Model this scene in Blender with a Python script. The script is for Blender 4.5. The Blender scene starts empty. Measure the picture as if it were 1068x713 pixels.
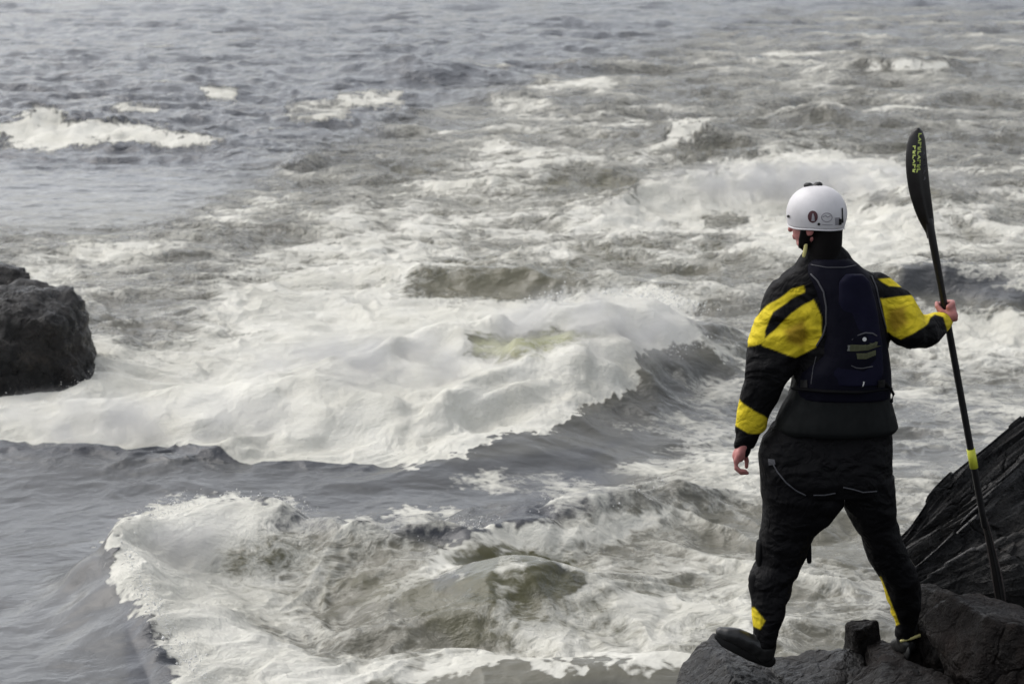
import bpy, bmesh, math, random
import numpy as np
from mathutils import Vector, Matrix, Euler

random.seed(7)
scene = bpy.context.scene
COL = scene.collection
R = math.radians

# ------------------------------------------------------------------ camera frame
CAMZ, F = 4.0, 2423.0            # camera height over the river, focal length in photo pixels
TH = math.atan((356.5 + 110) / F)
CT, ST = math.cos(TH), math.sin(TH)
CU, CV = 534.0, 356.5

def project(x, y, z):
    zf = y * CT - (z - CAMZ) * ST
    yu = y * ST + (z - CAMZ) * CT
    return CU + F * x / zf, CV - F * yu / zf

def ground_pt(u, v, z=0.0):
    """point of the photograph that lies at height z"""
    dx = (u - CU) / F
    a = (CV - v) / F
    dy = CT + a * ST
    dz = -ST + a * CT
    t = (z - CAMZ) / dz
    return dx * t, dy * t

def at_depth(u, v, y):
    """point of the photograph that lies y metres in front of the camera"""
    a = (CV - v) / F
    t = y / (CT + a * ST)
    return Vector(((u - CU) / F * t, y, CAMZ + (-ST + a * CT) * t))

# ------------------------------------------------------------------ noise (numpy)
_rng = np.random.RandomState(11)
_perm = _rng.permutation(512).astype(np.int64)
_ga = _rng.rand(512) * 2 * np.pi
_gx, _gy = np.cos(_ga), np.sin(_ga)
_g3 = _rng.randn(512, 3); _g3 /= np.linalg.norm(_g3, axis=1)[:, None]

def _h(i, j): return _perm[(i + _perm[j & 511]) & 511]

def n2(x, y, seed=0):
    x = x + seed * 17.31; y = y - seed * 9.77
    xi = np.floor(x).astype(np.int64); yi = np.floor(y).astype(np.int64)
    fx = x - xi; fy = y - yi
    sx = fx * fx * fx * (fx * (fx * 6 - 15) + 10); sy = fy * fy * fy * (fy * (fy * 6 - 15) + 10)
    def g(a, b):
        h = _h(xi + a, yi + b)
        return _gx[h] * (fx - a) + _gy[h] * (fy - b)
    v0 = g(0, 0) * (1 - sx) + g(1, 0) * sx
    v1 = g(0, 1) * (1 - sx) + g(1, 1) * sx
    return (v0 * (1 - sy) + v1 * sy) * 1.45

def n3(p, seed=0):
    p = p + np.array([seed * 3.7, seed * -5.1, seed * 7.9])
    pi = np.floor(p).astype(np.int64); f = p - pi
    s = f * f * f * (f * (f * 6 - 15) + 10)
    out = 0
    for a in (0, 1):
        for b in (0, 1):
            for c in (0, 1):
                h = _perm[(pi[:, 2] + c + _h(pi[:, 0] + a, pi[:, 1] + b)) & 511]
                g = _g3[h]
                d = g[:, 0] * (f[:, 0] - a) + g[:, 1] * (f[:, 1] - b) + g[:, 2] * (f[:, 2] - c)
                w = (s[:, 0] if a else 1 - s[:, 0]) * (s[:, 1] if b else 1 - s[:, 1]) * (s[:, 2] if c else 1 - s[:, 2])
                out = out + d * w
    return out * 1.5

def fbm3(p, oct=4, seed=0, gain=0.5):
    a, s, t = 1.0, 0.0, 0.0
    for k in range(oct):
        t = t + a * n3(p * 2.0 ** k, seed + k); s += a; a *= gain
    return t / s

def sstep(a, b, x):
    t = np.clip((x - a) / (b - a), 0, 1)
    return t * t * (3 - 2 * t)

# ------------------------------------------------------------------ object helpers
def link(name, me, mat=None, parent=None):
    o = bpy.data.objects.new(name, me)
    COL.objects.link(o)
    if mat is not None and me is not None: me.materials.append(mat)
    if parent is not None: o.parent = parent
    return o

def tag(o, label=None, cat=None, group=None, kind=None):
    if label: o['label'] = label
    if cat: o['category'] = cat
    if group: o['group'] = group
    if kind: o['kind'] = kind
    return o

def mesh_np(name, verts, faces):
    """faces: (n,4) or (n,3) int array"""
    me = bpy.data.meshes.new(name)
    k = faces.shape[1]
    me.vertices.add(len(verts)); me.vertices.foreach_set('co', np.ascontiguousarray(verts, dtype=np.float32).ravel())
    me.loops.add(faces.size); me.loops.foreach_set('vertex_index', np.ascontiguousarray(faces, dtype=np.int32).ravel())
    me.polygons.add(len(faces)); me.polygons.foreach_set('loop_start', np.arange(0, faces.size, k, dtype=np.int32))
    me.polygons.foreach_set('use_smooth', np.ones(len(faces), dtype=bool))
    me.update(calc_edges=True)
    return me

def add_attr(me, name, vals):
    a = me.attributes.new(name, 'FLOAT', 'POINT')
    a.data.foreach_set('value', np.ascontiguousarray(vals, dtype=np.float32).ravel())

# ------------------------------------------------------------------ material helpers
def new_mat(name):
    m = bpy.data.materials.new(name); m.use_nodes = True
    nt = m.node_tree; nt.nodes.clear()
    out = nt.nodes.new('ShaderNodeOutputMaterial')
    b = nt.nodes.new('ShaderNodeBsdfPrincipled')
    nt.links.new(b.outputs[0], out.inputs['Surface'])
    return m, nt, b

def N(nt, typ, **kw):
    n = nt.nodes.new(typ)
    for k, v in kw.items():
        if k.startswith('i_'):
            n.inputs[k[2:].replace('_', ' ')].default_value = v
        else: setattr(n, k, v)
    return n

def math_node(nt, op, a, b=None, clamp=False):
    n = nt.nodes.new('ShaderNodeMath'); n.operation = op; n.use_clamp = clamp
    for i, s in enumerate((a, b)):
        if s is None: continue
        if isinstance(s, (int, float)): n.inputs[i].default_value = s
        else: nt.links.new(s, n.inputs[i])
    return n.outputs[0]

def map_range(nt, v, a, b, c=0.0, d=1.0, interp='SMOOTHSTEP'):
    n = nt.nodes.new('ShaderNodeMapRange'); n.interpolation_type = interp
    nt.links.new(v, n.inputs[0])
    for i, s in zip((1, 2, 3, 4), (a, b, c, d)): n.inputs[i].default_value = s
    return n.outputs[0]

def mixc(nt, fac, a, b, blend='MIX'):
    n = nt.nodes.new('ShaderNodeMix'); n.data_type = 'RGBA'; n.blend_type = blend
    for idx, s in ((0, fac), (6, a), (7, b)):
        if isinstance(s, (int, float)): n.inputs[idx].default_value = s
        elif isinstance(s, tuple): n.inputs[idx].default_value = (*s, 1.0) if len(s) == 3 else s
        else: nt.links.new(s, n.inputs[idx])
    return n.outputs[2]

def attr(nt, name):
    n = nt.nodes.new('ShaderNodeAttribute'); n.attribute_name = name
    return n.outputs['Fac']

def noise(nt, vec, scale, detail=4.0, rough=0.55, dist=0.0, typ='FBM', dim='3D'):
    n = nt.nodes.new('ShaderNodeTexNoise'); n.noise_dimensions = dim; n.noise_type = typ
    if vec is not None: nt.links.new(vec, n.inputs['Vector'])
    n.inputs['Scale'].default_value = scale; n.inputs['Detail'].default_value = detail
    n.inputs['Roughness'].default_value = rough; n.inputs['Distortion'].default_value = dist
    return n.outputs[0]

def scaled(nt, vec, s):
    n = nt.nodes.new('ShaderNodeMapping'); nt.links.new(vec, n.inputs[0])
    n.inputs['Scale'].default_value = s
    return n.outputs[0]

def objco(nt):
    return nt.nodes.new('ShaderNodeTexCoord').outputs['Object']

def bump(nt, b, h, strength, dist):
    n = nt.nodes.new('ShaderNodeBump'); n.inputs['Strength'].default_value = strength
    n.inputs['Distance'].default_value = dist
    nt.links.new(h, n.inputs['Height']); nt.links.new(n.outputs[0], b.inputs['Normal'])
    return n

# ------------------------------------------------------------------ camera, sky, sun
cam_d = bpy.data.cameras.new('camera'); cam = bpy.data.objects.new('camera', cam_d); COL.objects.link(cam)
cam.location = (0, 0, CAMZ); cam.rotation_euler = (math.pi / 2 - TH, 0, 0)
cam_d.sensor_width = 36; cam_d.lens = 36 * F / 1068
cam_d.clip_start = 0.1; cam_d.clip_end = 9000
cam_d.dof.use_dof = True; cam_d.dof.focus_distance = 9.3; cam_d.dof.aperture_fstop = 6.0
scene.camera = cam

SUN_EL, SUN_AZ = R(52), R(-60)      # azimuth measured from +Y towards +X
world = bpy.data.worlds.new('World'); scene.world = world; world.use_nodes = True
wn = world.node_tree; wn.nodes.clear()
wo = wn.nodes.new('ShaderNodeOutputWorld'); bg = wn.nodes.new('ShaderNodeBackground')
sky = wn.nodes.new('ShaderNodeTexSky'); sky.sky_type = 'NISHITA'; sky.sun_disc = False
sky.sun_elevation = SUN_EL; sky.sun_rotation = SUN_AZ; sky.dust_density = 4.0; sky.air_density = 1.0
hs = wn.nodes.new('ShaderNodeHueSaturation'); hs.inputs['Saturation'].default_value = 0.30
wn.links.new(sky.outputs[0], hs.inputs['Color'])
# overcast: a broken grey cloud deck over the sky
tc = wn.nodes.new('ShaderNodeTexCoord')
mp = wn.nodes.new('ShaderNodeMapping'); mp.inputs['Scale'].default_value = (1.0, 1.0, 3.0)
wn.links.new(tc.outputs['Generated'], mp.inputs[0])
cn = noise(wn, mp.outputs[0], 2.2, 5.0, 0.55, 0.4)
cr = map_range(wn, cn, 0.3, 0.7, 0.72, 1.15)
mm = wn.nodes.new('ShaderNodeMix'); mm.data_type = 'RGBA'; mm.blend_type = 'MULTIPLY'; mm.inputs[0].default_value = 1.0
wn.links.new(hs.outputs[0], mm.inputs[6]); wn.links.new(cr, mm.inputs[7])
sx_ = wn.nodes.new('ShaderNodeSeparateXYZ'); wn.links.new(tc.outputs['Generated'], sx_.inputs[0])
hz = map_range(wn, sx_.outputs['Z'], 0.05, 0.7, 1.35, 0.92)        # gradient added to lift far-water reflections: brighter low, dimmer overhead
m3 = wn.nodes.new('ShaderNodeMix'); m3.data_type = 'RGBA'; m3.blend_type = 'MULTIPLY'; m3.inputs[0].default_value = 1.0
wn.links.new(mm.outputs[2], m3.inputs[6]); wn.links.new(hz, m3.inputs[7])
wn.links.new(m3.outputs[2], bg.inputs['Color'])
bg.inputs['Strength'].default_value = 0.15
wn.links.new(bg.outputs[0], wo.inputs['Surface'])

sd = bpy.data.lights.new('sun', 'SUN'); sd.energy = 0.5; sd.angle = R(60); sd.color = (1.0, 0.98, 0.95)
so = bpy.data.objects.new('sun', sd); COL.objects.link(so)
dirv = Vector((math.sin(SUN_AZ) * math.cos(SUN_EL), math.cos(SUN_AZ) * math.cos(SUN_EL), math.sin(SUN_EL)))
so.rotation_euler = dirv.to_track_quat('Z', 'Y').to_euler(); so.location = dirv * 50

vs = scene.view_settings
vs.view_transform = 'Standard'; vs.look = 'None'; vs.gamma = 1.0; vs.use_curve_mapping = False
vs.exposure = 0.62
scene.render.engine = 'CYCLES'
scene.render.resolution_x, scene.render.resolution_y = 1024, 683
# ================================================================== THE RIVER
def polydist(px, py, poly):
    """signed distance to a polygon, negative inside"""
    d = np.full(px.shape, 1e9); inside = np.zeros(px.shape, bool)
    n = len(poly)
    for i in range(n):
        ax, ay = poly[i]; bx, by = poly[(i + 1) % n]
        ex, ey = bx - ax, by - ay
        wx, wy = px - ax, py - ay
        t = np.clip((wx * ex + wy * ey) / (ex * ex + ey * ey + 1e-9), 0, 1)
        d = np.minimum(d, np.hypot(wx - ex * t, wy - ey * t))
        if ay != by:
            c = ((ay > py) != (by > py)) & (px < (bx - ax) * (py - ay) / (by - ay) + ax)
            inside ^= c
    return np.where(inside, -d, d)

# rows: one per photo pixel of the flat river in the rapid, coarser elsewhere
vrow = np.concatenate([np.arange(830, 640, -1.0), np.arange(640, 330, -0.62), np.arange(330, -60, -0.8)])
yr = np.array([ground_pt(CU, v)[1] for v in vrow])
near = np.linspace(-25, yr[0] - 0.05, 40)
far = yr[-1] * (1.035 ** np.arange(1, 120))
far = far[far < 7000]
Y = np.concatenate([near, yr, far])
tin = np.linspace(-1, 1, 1050)
tout = 1 + np.cumsum(0.004 * 1.06 ** np.arange(60))
T = np.concatenate([-tout[::-1], tin, tout])
W = 0.2235 * np.maximum(Y, 7.0) + 0.25
XX = T[None, :] * W[:, None]; YY = np.repeat(Y[:, None], len(T), 1)
nr, nc = XX.shape
X = XX.ravel(); Yv = YY.ravel()

u0, v0 = project(X, np.maximum(Yv, 3.0), 0 * X)
dist = np.hypot(X, Yv)

# --- calmness: 0 glassy tongue, 1 rapid
def field(layers, px, py, base):
    d = np.full(px.shape, float(base))
    for poly, val, soft in layers:
        m = 1 - sstep(-soft, soft, polydist(px, py, poly))
        d = d + (val - d) * m
    return d

box = lambda a, b, c, d: [(a, b), (c, b), (c, d), (a, d)]
rough_layers = [
    (box(-500, -110, 1600, 60), 0.75, 30),
    (box(-500, 60, 600, 150), 0.75, 30),
    ([(-500, 165), (180, 165), (300, 190), (150, 245), (-500, 250)], 0.22, 34),
    ([(-500, 487), (240, 500), (420, 500), (560, 470), (700, 455), (760, 450), (700, 500), (480, 545), (130, 560), (110, 620), (190, 760), (-500, 900)], 0.16, 12),
    ([(-400, 425), (200, 400), (330, 330), (700, 290), (740, 350), (660, 420), (400, 489), (180, 470), (-400, 470)], 0.5, 14),
    ([(449, 612), (484, 595), (535, 590), (586, 597), (620, 620), (560, 650), (500, 655), (455, 640)], 0.12, 12),
    ([(690, 400), (1200, 400), (1200, 520), (690, 480)], 0.5, 15),
    ([(430, 712), (520, 700), (650, 694), (900, 694), (900, 900), (300, 900)], 0.25, 6),
]
A = field(rough_layers, u0, v0, 1.0)

wx = X + 0.28 * n2(X * 0.9, Yv * 0.9, 3) + 0.1 * n2(X * 3.1, Yv * 3.1, 4)
wy = Yv + 0.28 * n2(X * 0.9, Yv * 0.9, 5) + 0.1 * n2(X * 3.1, Yv * 3.1, 6)

dyrow = np.gradient(Y)
sp = np.repeat(dyrow[:, None], nc, 1).ravel()
def octv(lam, seed, stretch=1.0, ridged=False):
    fade = 1 - sstep(0.25, 0.9, sp / lam)
    n = n2(wx / (lam * stretch), wy / lam, seed)
    if ridged: n = 0.75 - 1.9 * np.abs(n)
    return n * fade

CH = (0.050 * octv(1.5, 2, 1.4) + 0.052 * octv(0.75, 7, 1.3, True) + 0.026 * octv(0.36, 8, 1.2, True) + 0.08 * sstep(22, 45, Yv) * octv(2.4, 22, 1.7, True))
Z = A * (0.085 * octv(3.2, 1, 1.5) + 0.060 * octv(1.5, 2, 1.4) + 0.060 * octv(0.75, 7, 1.3, True)
         + 0.034 * octv(0.36, 8, 1.2, True) + 0.013 * octv(0.17, 9, 1.1, True) + 0.004 * octv(0.08, 10))
# long chop far out, so that the far water keeps its dark lines
farw = sstep(22, 45, Yv)
Z += farw * (0.10 * octv(5.5, 21, 2.2) + 0.13 * octv(2.4, 22, 1.7, True) + 0.08 * octv(1.2, 23, 1.5, True)) * np.clip(A * 1.6, 0, 1)
Z += 0.012 * octv(1.1, 12, 2.0) + 0.004 * octv(0.3, 13, 1.6)

def ridge(pts, warp=1.0, amp=0.0, seed=0):
    """wave crest through (u, v, height, front width, back width)"""
    global Z
    P = [np.array((*ground_pt(u, v, h), h, wf, wb)) for (u, v, h, wf, wb) in pts]
    for _ in range(2):                      # round the corners of the crest line
        Q = [P[0]]
        for a, b in zip(P[:-1], P[1:]): Q += [a * 0.75 + b * 0.25, a * 0.25 + b * 0.75]
        P = Q + [P[-1]]
    xs = [p[0] for p in P]; ys = [p[1] for p in P]; m = max(max(p[3], p[4]) for p in P) * 3
    sel = np.where((X > min(xs) - m) & (X < max(xs) + m) & (Yv > min(ys) - m) & (Yv < max(ys) + m))[0]
    qx = X[sel] + (wx[sel] - X[sel]) * warp; qy = Yv[sel] + (wy[sel] - Yv[sel]) * warp
    best = np.full(len(sel), 1e9); hs_ = 0; ws_ = 0; ss = 0
    for a, b in zip(P[:-1], P[1:]):
        ex, ey = b[0] - a[0], b[1] - a[1]; L2 = ex * ex + ey * ey
        t = np.clip(((qx - a[0]) * ex + (qy - a[1]) * ey) / L2, 0, 1)
        dx, dy = qx - (a[0] + ex * t), qy - (a[1] + ey * t)
        d = np.hypot(dx, dy)
        side = np.clip((ex * dy - ey * dx) / (np.sqrt(L2) * (d + 0.08)), -1, 1)
        wt = 1 / (d * d + 0.02) ** 3
        wf = a[3] + (b[3] - a[3]) * t; wb = a[4] + (b[4] - a[4]) * t
        hs_ = hs_ + wt * (a[2] + (b[2] - a[2]) * t)
        ws_ = ws_ + wt * (wb + (wf - wb) * (0.5 - 0.5 * side)); ss = ss + wt
        best = np.minimum(best, d)
    prof = hs_ / ss * np.exp(-(best / (ws_ / ss)) ** 2)
    if amp: prof *= 1 + amp * n2(qx / 0.35, qy / 0.35, seed)
    Z[sel] += prof

# the pour-over lip and the pit behind it
ridge([(-260, 465, .13, .9, .28), (0, 467, .13, .9, .28), (100, 466, .14, .9, .28), (180, 469, .12, .9, .28), (215, 479, .10, .9, .3), (250, 487, .09, .9, .3), (340, 493, .07, .8, .3), (400, 494, .06, .8, .25)], 0.12)
ridge([(400, 488, .04, .5, .3), (470, 468, .16, .5, .3), (540, 456, .20, .6, .3), (600, 436, .16, .6, .3), (650, 415, .14, .6, .4)], 0.5)
# the foam pile of the hole
ridge([(-260, 434, .16, .4, .35), (0, 430, .16, .4, .35), (70, 426, .20, .4, .4), (130, 418, .26, .45, .8), (200, 414, .30, .5, .9), (300, 398, .38, .55, .9),
       (380, 372, .48, .7, .9), (450, 348, .55, .9, .8), (520, 330, .62, 1.0, .7), (600, 318, .64, .9, .6), (655, 312, .60, .75, .6), (700, 322, .48, .6, .6), (730, 345, .28, .45, .6)], 0.9, 0.16, 31)
ridge([(330, 440, .2, .5, .5), (430, 425, .3, .5, .5), (520, 405, .35, .5, .5), (600, 390, .3, .5, .5), (660, 385, .2, .4, .4)], 1.0, 0.3, 32)
# dark shoulder right of the pile
ridge([(655, 392, .08, .3, .3), (690, 372, .22, .4, .35), (725, 362, .28, .45, .35), (760, 376, .17, .45, .4), (810, 396, .10, .5, .4)], 0.8)
# swells behind the pile
ridge([(400, 288, .14, .4, .5), (470, 278, .24, .45, .6), (560, 276, .26, .45, .6), (650, 290, .18, .45, .6), (740, 300, .1, .4, .5)], 1.0, 0.2, 33)
ridge([(560, 258, .1, .4, .6), (630, 246, .2, .5, .6), (710, 240, .2, .5, .6), (790, 262, .12, .5, .6)], 1.0, 0.2, 34)
ridge([(520, 190, .14, .6, .8), (600, 172, .26, .7, .8), (680, 182, .16, .7, .8)], 1.0)
ridge([(630, 212, .2, .5, .9), (700, 188, .35, .7, .9), (780, 180, .38, .7, .9), (850, 172, .42, .8, .9), (930, 185, .4, .8, .9), (980, 215, .25, .8, .9)], 1.0, 0.25, 35)
# dark wave behind the paddler
ridge([(925, 285, .2, .5, .5), (955, 272, .40, .5, .6), (990, 272, .38, .5, .6), (1030, 292, .25, .5, .5), (1070, 304, .22, .5, .5), (1200, 310, .2, .5, .5)], 0.9)
ridge([(990, 332, .18, .35, .5), (1030, 328, .22, .35, .5), (1090, 330, .22, .35, .5)], 0.9, 0.3, 36)
# far waves
ridge([(672, 146, .15, .7, .9), (705, 126, .45, .8, .9), (745, 124, .46, .8, .9), (790, 142, .2, .8, .9)], 0.9)
ridge([(800, 125, .1, .7, .9), (860, 112, .36, .8, .9), (905, 120, .2, .8, .9)], 0.9)
ridge([(-200, 122, .3, .8, 1.), (0, 122, .3, .8, 1.), (40, 112, .46, .7, 1.), (75, 118, .35, .7, 1.), (120, 132, .25, .7, 1.), (150, 131, .3, .7, .9), (200, 134, .28, .7, .9), (240, 146, .12, .7, .9)], 0.9, 0.2, 37)
ridge([(405, 68, .2, 1.2, 1.5), (438, 62, .45, 1.2, 1.5), (472, 70, .2, 1.2, 1.5)], 0.9)
ridge([(250, 160, .12, .6, .8), (320, 162, .2, .6, .8), (360, 168, .14, .6, .8)], 0.9)
ridge([(500, 100, .15, .8, 1.), (550, 97, .3, .8, 1.), (610, 106, .15, .8, 1.)], 0.9)
ridge([(880, 70, .2, 1.2, 1.5), (940, 63, .42, 1.2, 1.5), (1000, 70, .2, 1.2, 1.5)], 0.9)
# the breaking wave in the foreground
ridge([(300, 860, .04, .5, .4), (245, 770, .04, .5, .4), (215, 712, .06, .45, .4), (180, 668, .11, .4, .4), (150, 615, .20, .32, .45), (142, 576, .28, .28, .4), (158, 556, .27, .3, .32), (195, 546, .28, .3, .28), (260, 543, .29, .35, .28), (330, 552, .24, .4, .28), (400, 568, .15, .4, .35), (455, 580, .08, .4, .3)], 0.8, 0.13, 38)
ridge([(250, 590, .1, .3, .3), (300, 584, .14, .3, .3), (380, 596, .1, .3, .3)], 1.0, 0.2, 39)
ridge([(446, 606, .12, .4, .25), (485, 588, .26, .5, .28), (535, 578, .32, .55, .28), (585, 588, .27, .5, .28), (616, 608, .12, .4, .25)], 0.3)
ridge([(440, 585, .1, .3, .4), (500, 550, .2, .3, .4), (560, 546, .16, .3, .4), (640, 535, .2, .3, .4), (710, 522, .12, .3, .4)], 1.0, 0.3, 40)
ridge([(400, 660, .06, .2, .3), (480, 645, .12, .2, .3), (560, 642, .1, .2, .3)], 1.0, 0.2, 41)
ridge([(430, 700, .05, .3, .2), (520, 690, .12, .35, .18), (650, 687, .12, .35, .18), (760, 690, .1, .35, .18)], 0.4)
# foam cap of water round the left rock
ridge([(60, 428, .06, .3, .3), (120, 385, .12, .25, .3), (118, 350, .08, .3, .3)], 1.0, 0.4, 42)

# --- where the foam lies
u, v = project(X, np.maximum(Yv, 3.0), Z)
sc = np.clip(16.0 / np.maximum(Yv, 3), 0.15, 1.6)
ju = u + sc * (15 * n2(X * 1.3, Yv * 1.3, 51) + 10 * n2(X * 4, Yv * 4, 52))
jv = v + sc * (9 * n2(X * 1.3, Yv * 1.3, 53) + 7 * n2(X * 4, Yv * 4, 54) + 6 * n2(X * 11, Yv * 11, 55) + 5 * n2(X * 24, Yv * 24, 57))
ju = ju + sc * (9 * n2(X * 11, Yv * 11, 56) + 6 * n2(X * 24, Yv * 24, 58))
foam_layers = [
    ([(-400, 230), (60, 240), (170, 245), (240, 200), (330, 160), (430, 120), (560, 85), (700, 50), (800, 20), (4000, -20), (4000, 800), (640, 800), (640, 470), (740, 350), (300, 310), (100, 400), (-400, 420)], 0.31, 22),
    ([(560, 85), (700, 50), (800, 10), (4000, -20), (4000, 160), (560, 160)], 0.24, 22),
    ([(60, 250), (170, 240), (280, 190), (300, 215), (180, 270), (90, 285)], 0.5, 12),
    ([(120, 330), (230, 270), (330, 225), (470, 170), (600, 150), (900, 160), (1068, 210), (1068, 262), (800, 260), (640, 265), (640, 300), (500, 330), (240, 400), (110, 400)], 0.5, 22),
    ([(250, 290), (350, 240), (480, 215), (560, 240), (440, 262), (400, 330), (200, 400), (170, 370)], 0.62, 22),
    ([(100, 300), (190, 290), (230, 320), (170, 360), (100, 370)], 0.3, 15),
    # far caps
    ([(-300, 128), (12, 128), (38, 110), (66, 114), (66, 128), (150, 130), (240, 148), (180, 152), (110, 146), (60, 156), (20, 152), (-300, 150)], 0.93, 5),
    (box(-10, 142, 12, 152), 0.1, 3), (box(212, 92, 246, 104), 0.75, 5), (box(355, 98, 418, 110), 0.72, 6),
    (box(120, 108, 165, 116), 0.6, 5), (box(300, 108, 362, 124), 0.52, 8), (box(512, 98, 572, 116), 0.6, 8),
    (box(495, 155, 565, 172), 0.62, 8), ([(690, 150), (702, 126), (742, 124), (728, 136), (706, 148)], 0.85, 4),
    (box(905, 64, 990, 72), 0.72, 4), (box(800, 55, 880, 70), 0.45, 6), (box(850, 100, 960, 116), 0.5, 6), (box(560, 80, 640, 92), 0.45, 6),
    ([(706, 148), (742, 136), (790, 146), (800, 162), (700, 166)], 0.12, 5),
    (box(570, 176, 670, 202), 0.22, 10), (box(830, 112, 900, 132), 0.2, 8),
    # foam field round the paddler's head
    ([(632, 222), (680, 194), (760, 176), (850, 162), (930, 170), (960, 205), (980, 262), (900, 272), (820, 262), (770, 240), (700, 232), (650, 242)], 0.9, 12),
    ([(930, 225), (1100, 240), (1100, 268), (940, 268)], 0.6, 10),
    (box(730, 222, 780, 240), 0.3, 8), (box(900, 200, 1000, 218), 0.35, 10), (box(880, 190, 935, 200), 0.5, 8),
    ([(940, 276), (985, 270), (1010, 290), (1068, 305), (1200, 310), (1200, 322), (990, 320), (935, 304)], 0.04, 5),
    (box(990, 330, 1200, 362), 0.82, 7),
    ([(430, 275), (560, 272), (700, 292), (690, 308), (430, 306)], 0.22, 8),
    (box(600, 248, 760, 272), 0.28, 10),
    # the main pile
    ([(-400, 422), (60, 414), (100, 396), (190, 380), (250, 345), (310, 300), (380, 290), (430, 318), (500, 322), (600, 310), (690, 306), (715, 325), (722, 350), (676, 366), (550, 470), (-400, 490)], 0.82, 14),
    ([(-400, 424), (100, 414), (200, 398), (260, 378), (330, 345), (380, 330), (440, 336), (500, 323), (600, 311), (690, 307), (716, 322), (718, 346), (676, 362), (656, 398), (622, 420), (550, 449), (480, 470), (405, 489), (330, 487), (240, 483), (180, 470), (-400, 470)], 1.12, 15),
    ([(480, 348), (520, 338), (580, 340), (650, 347), (640, 358), (600, 364), (570, 378), (520, 380), (490, 372)], 0.40, 14),
    (box(590, 400, 680, 412), 0.75, 8),
    ([(410, 488), (480, 471), (552, 449), (625, 422), (660, 400), (680, 362), (725, 356), (800, 395), (900, 420), (720, 458), (560, 480), (420, 492)], 0.05, 4),
    ([(750, 366), (830, 376), (900, 400), (780, 384)], 0.42, 8),
    ([(690, 385), (790, 395), (800, 415), (740, 425), (700, 410)], 0.26, 12), ([(640, 436), (760, 425), (760, 450), (640, 462)], 0.24, 12),
    ([(700, 440), (1200, 430), (1200, 500), (760, 500)], 0.34, 15),
    (box(720, 470, 800, 480), 0.55, 6),
    # smooth tongue
    ([(-400, 474), (180, 474), (250, 488), (400, 492), (470, 476), (650, 452), (700, 462), (640, 490), (600, 520), (500, 548), (300, 560), (100, 600), (160, 720), (200, 900), (-400, 900)], -0.1, 4),
    ([(480, 494), (560, 486), (700, 478), (760, 500), (760, 540), (620, 540), (540, 520)], 0.27, 18),
    (box(478, 490, 525, 508), 0.5, 11), (box(572, 500, 630, 520), 0.5, 12),
    ([(330, 545), (430, 530), (500, 538), (470, 556), (360, 556)], 0.42, 6),
    # foreground breaking wave
    ([(126, 550), (160, 524), (230, 517), (300, 520), (380, 544), (470, 572), (520, 548), (640, 530), (800, 520), (900, 560), (900, 690), (640, 690), (480, 695), (420, 730), (300, 900), (210, 800), (168, 660), (150, 625), (122, 600)], 0.40, 9),
    ([(250, 552), (330, 556), (400, 572), (440, 590), (320, 584), (240, 580)], 0.28, 8),
    ([(310, 600), (430, 596), (560, 634), (560, 680), (470, 676), (330, 650), (300, 625)], 0.26, 12),
    ([(126, 550), (160, 524), (230, 517), (310, 526), (250, 548), (214, 566), (206, 610), (240, 640), (300, 662), (330, 690), (390, 700), (330, 760), (300, 900), (210, 800), (168, 660), (150, 625), (122, 600)], 0.80, 14),
    ([(126, 550), (160, 524), (250, 518), (205, 550), (195, 590), (180, 615), (140, 610), (120, 590)], 1.1, 10),
    ([(190, 690), (260, 680), (330, 700), (300, 900), (230, 900)], 0.98, 8),
    ([(360, 694), (470, 684), (560, 680), (640, 678), (760, 672), (770, 690), (560, 692), (420, 712)], 0.72, 9),
    ([(445, 600), (490, 556), (560, 548), (600, 556), (660, 530), (700, 524), (690, 542), (610, 566), (540, 572), (480, 584)], 0.72, 8),
    ([(540, 632), (610, 616), (690, 608), (800, 590), (800, 680), (700, 690), (560, 690)], 0.50, 14),
    (box(640, 560, 720, 600), 0.3, 12),
    ([(430, 716), (520, 700), (650, 695), (850, 696), (850, 900), (350, 900), (380, 730)], -0.02, 9),
    ([(790, 440), (1100, 440), (1100, 720), (790, 720)], 0.27, 10),
    # wash at the rock on the left
    ([(60, 400), (100, 350), (125, 350), (135, 400), (90, 425), (-50, 425), (-50, 414)], 0.72, 8),
    (box(20, 268, 70, 292), 0.55, 10),
]
D = field(foam_layers, ju, jv, 0.03)
mu, mv = u + 0.3 * (ju - u), v + 0.3 * (jv - v)
for poly, val, soft in (([(447, 606), (482, 588), (510, 580), (535, 577), (586, 587), (614, 608), (600, 618), (560, 624), (500, 627), (455, 618)], 0.0, 4),
                        ([(512, 576), (538, 576), (550, 592), (540, 622), (520, 620), (516, 600)], 0.40, 9), ([(470, 596), (480, 592), (482, 604), (472, 606)], 0.45, 5)):
    D = D + (val - D) * (1 - sstep(-soft, soft, polydist(mu, mv, poly)))
# crests break white, troughs stay dark
big = n2(wx / 2.4, wy / 1.3, 61) + 0.6 * n2(wx / 1.0, wy / 0.6, 62) + 0.4 * n2(wx / 0.45, wy / 0.3, 63)
tb = sstep(0.05, 0.2, D) * (1 - sstep(0.7, 0.95, D))
D = D + tb * (0.15 * big + 3.4 * np.clip(CH, -0.06, 0.10))
# small whitecaps scattered over the open chop
D = D + (1 - sstep(0.05, 0.2, D)) * sstep(-0.05, 0.02, D) * 0.8 * sstep(0.055, 0.11, CH * A) * sstep(-0.1, 0.4, n2(X / 5, Yv / 5, 91))
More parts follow.
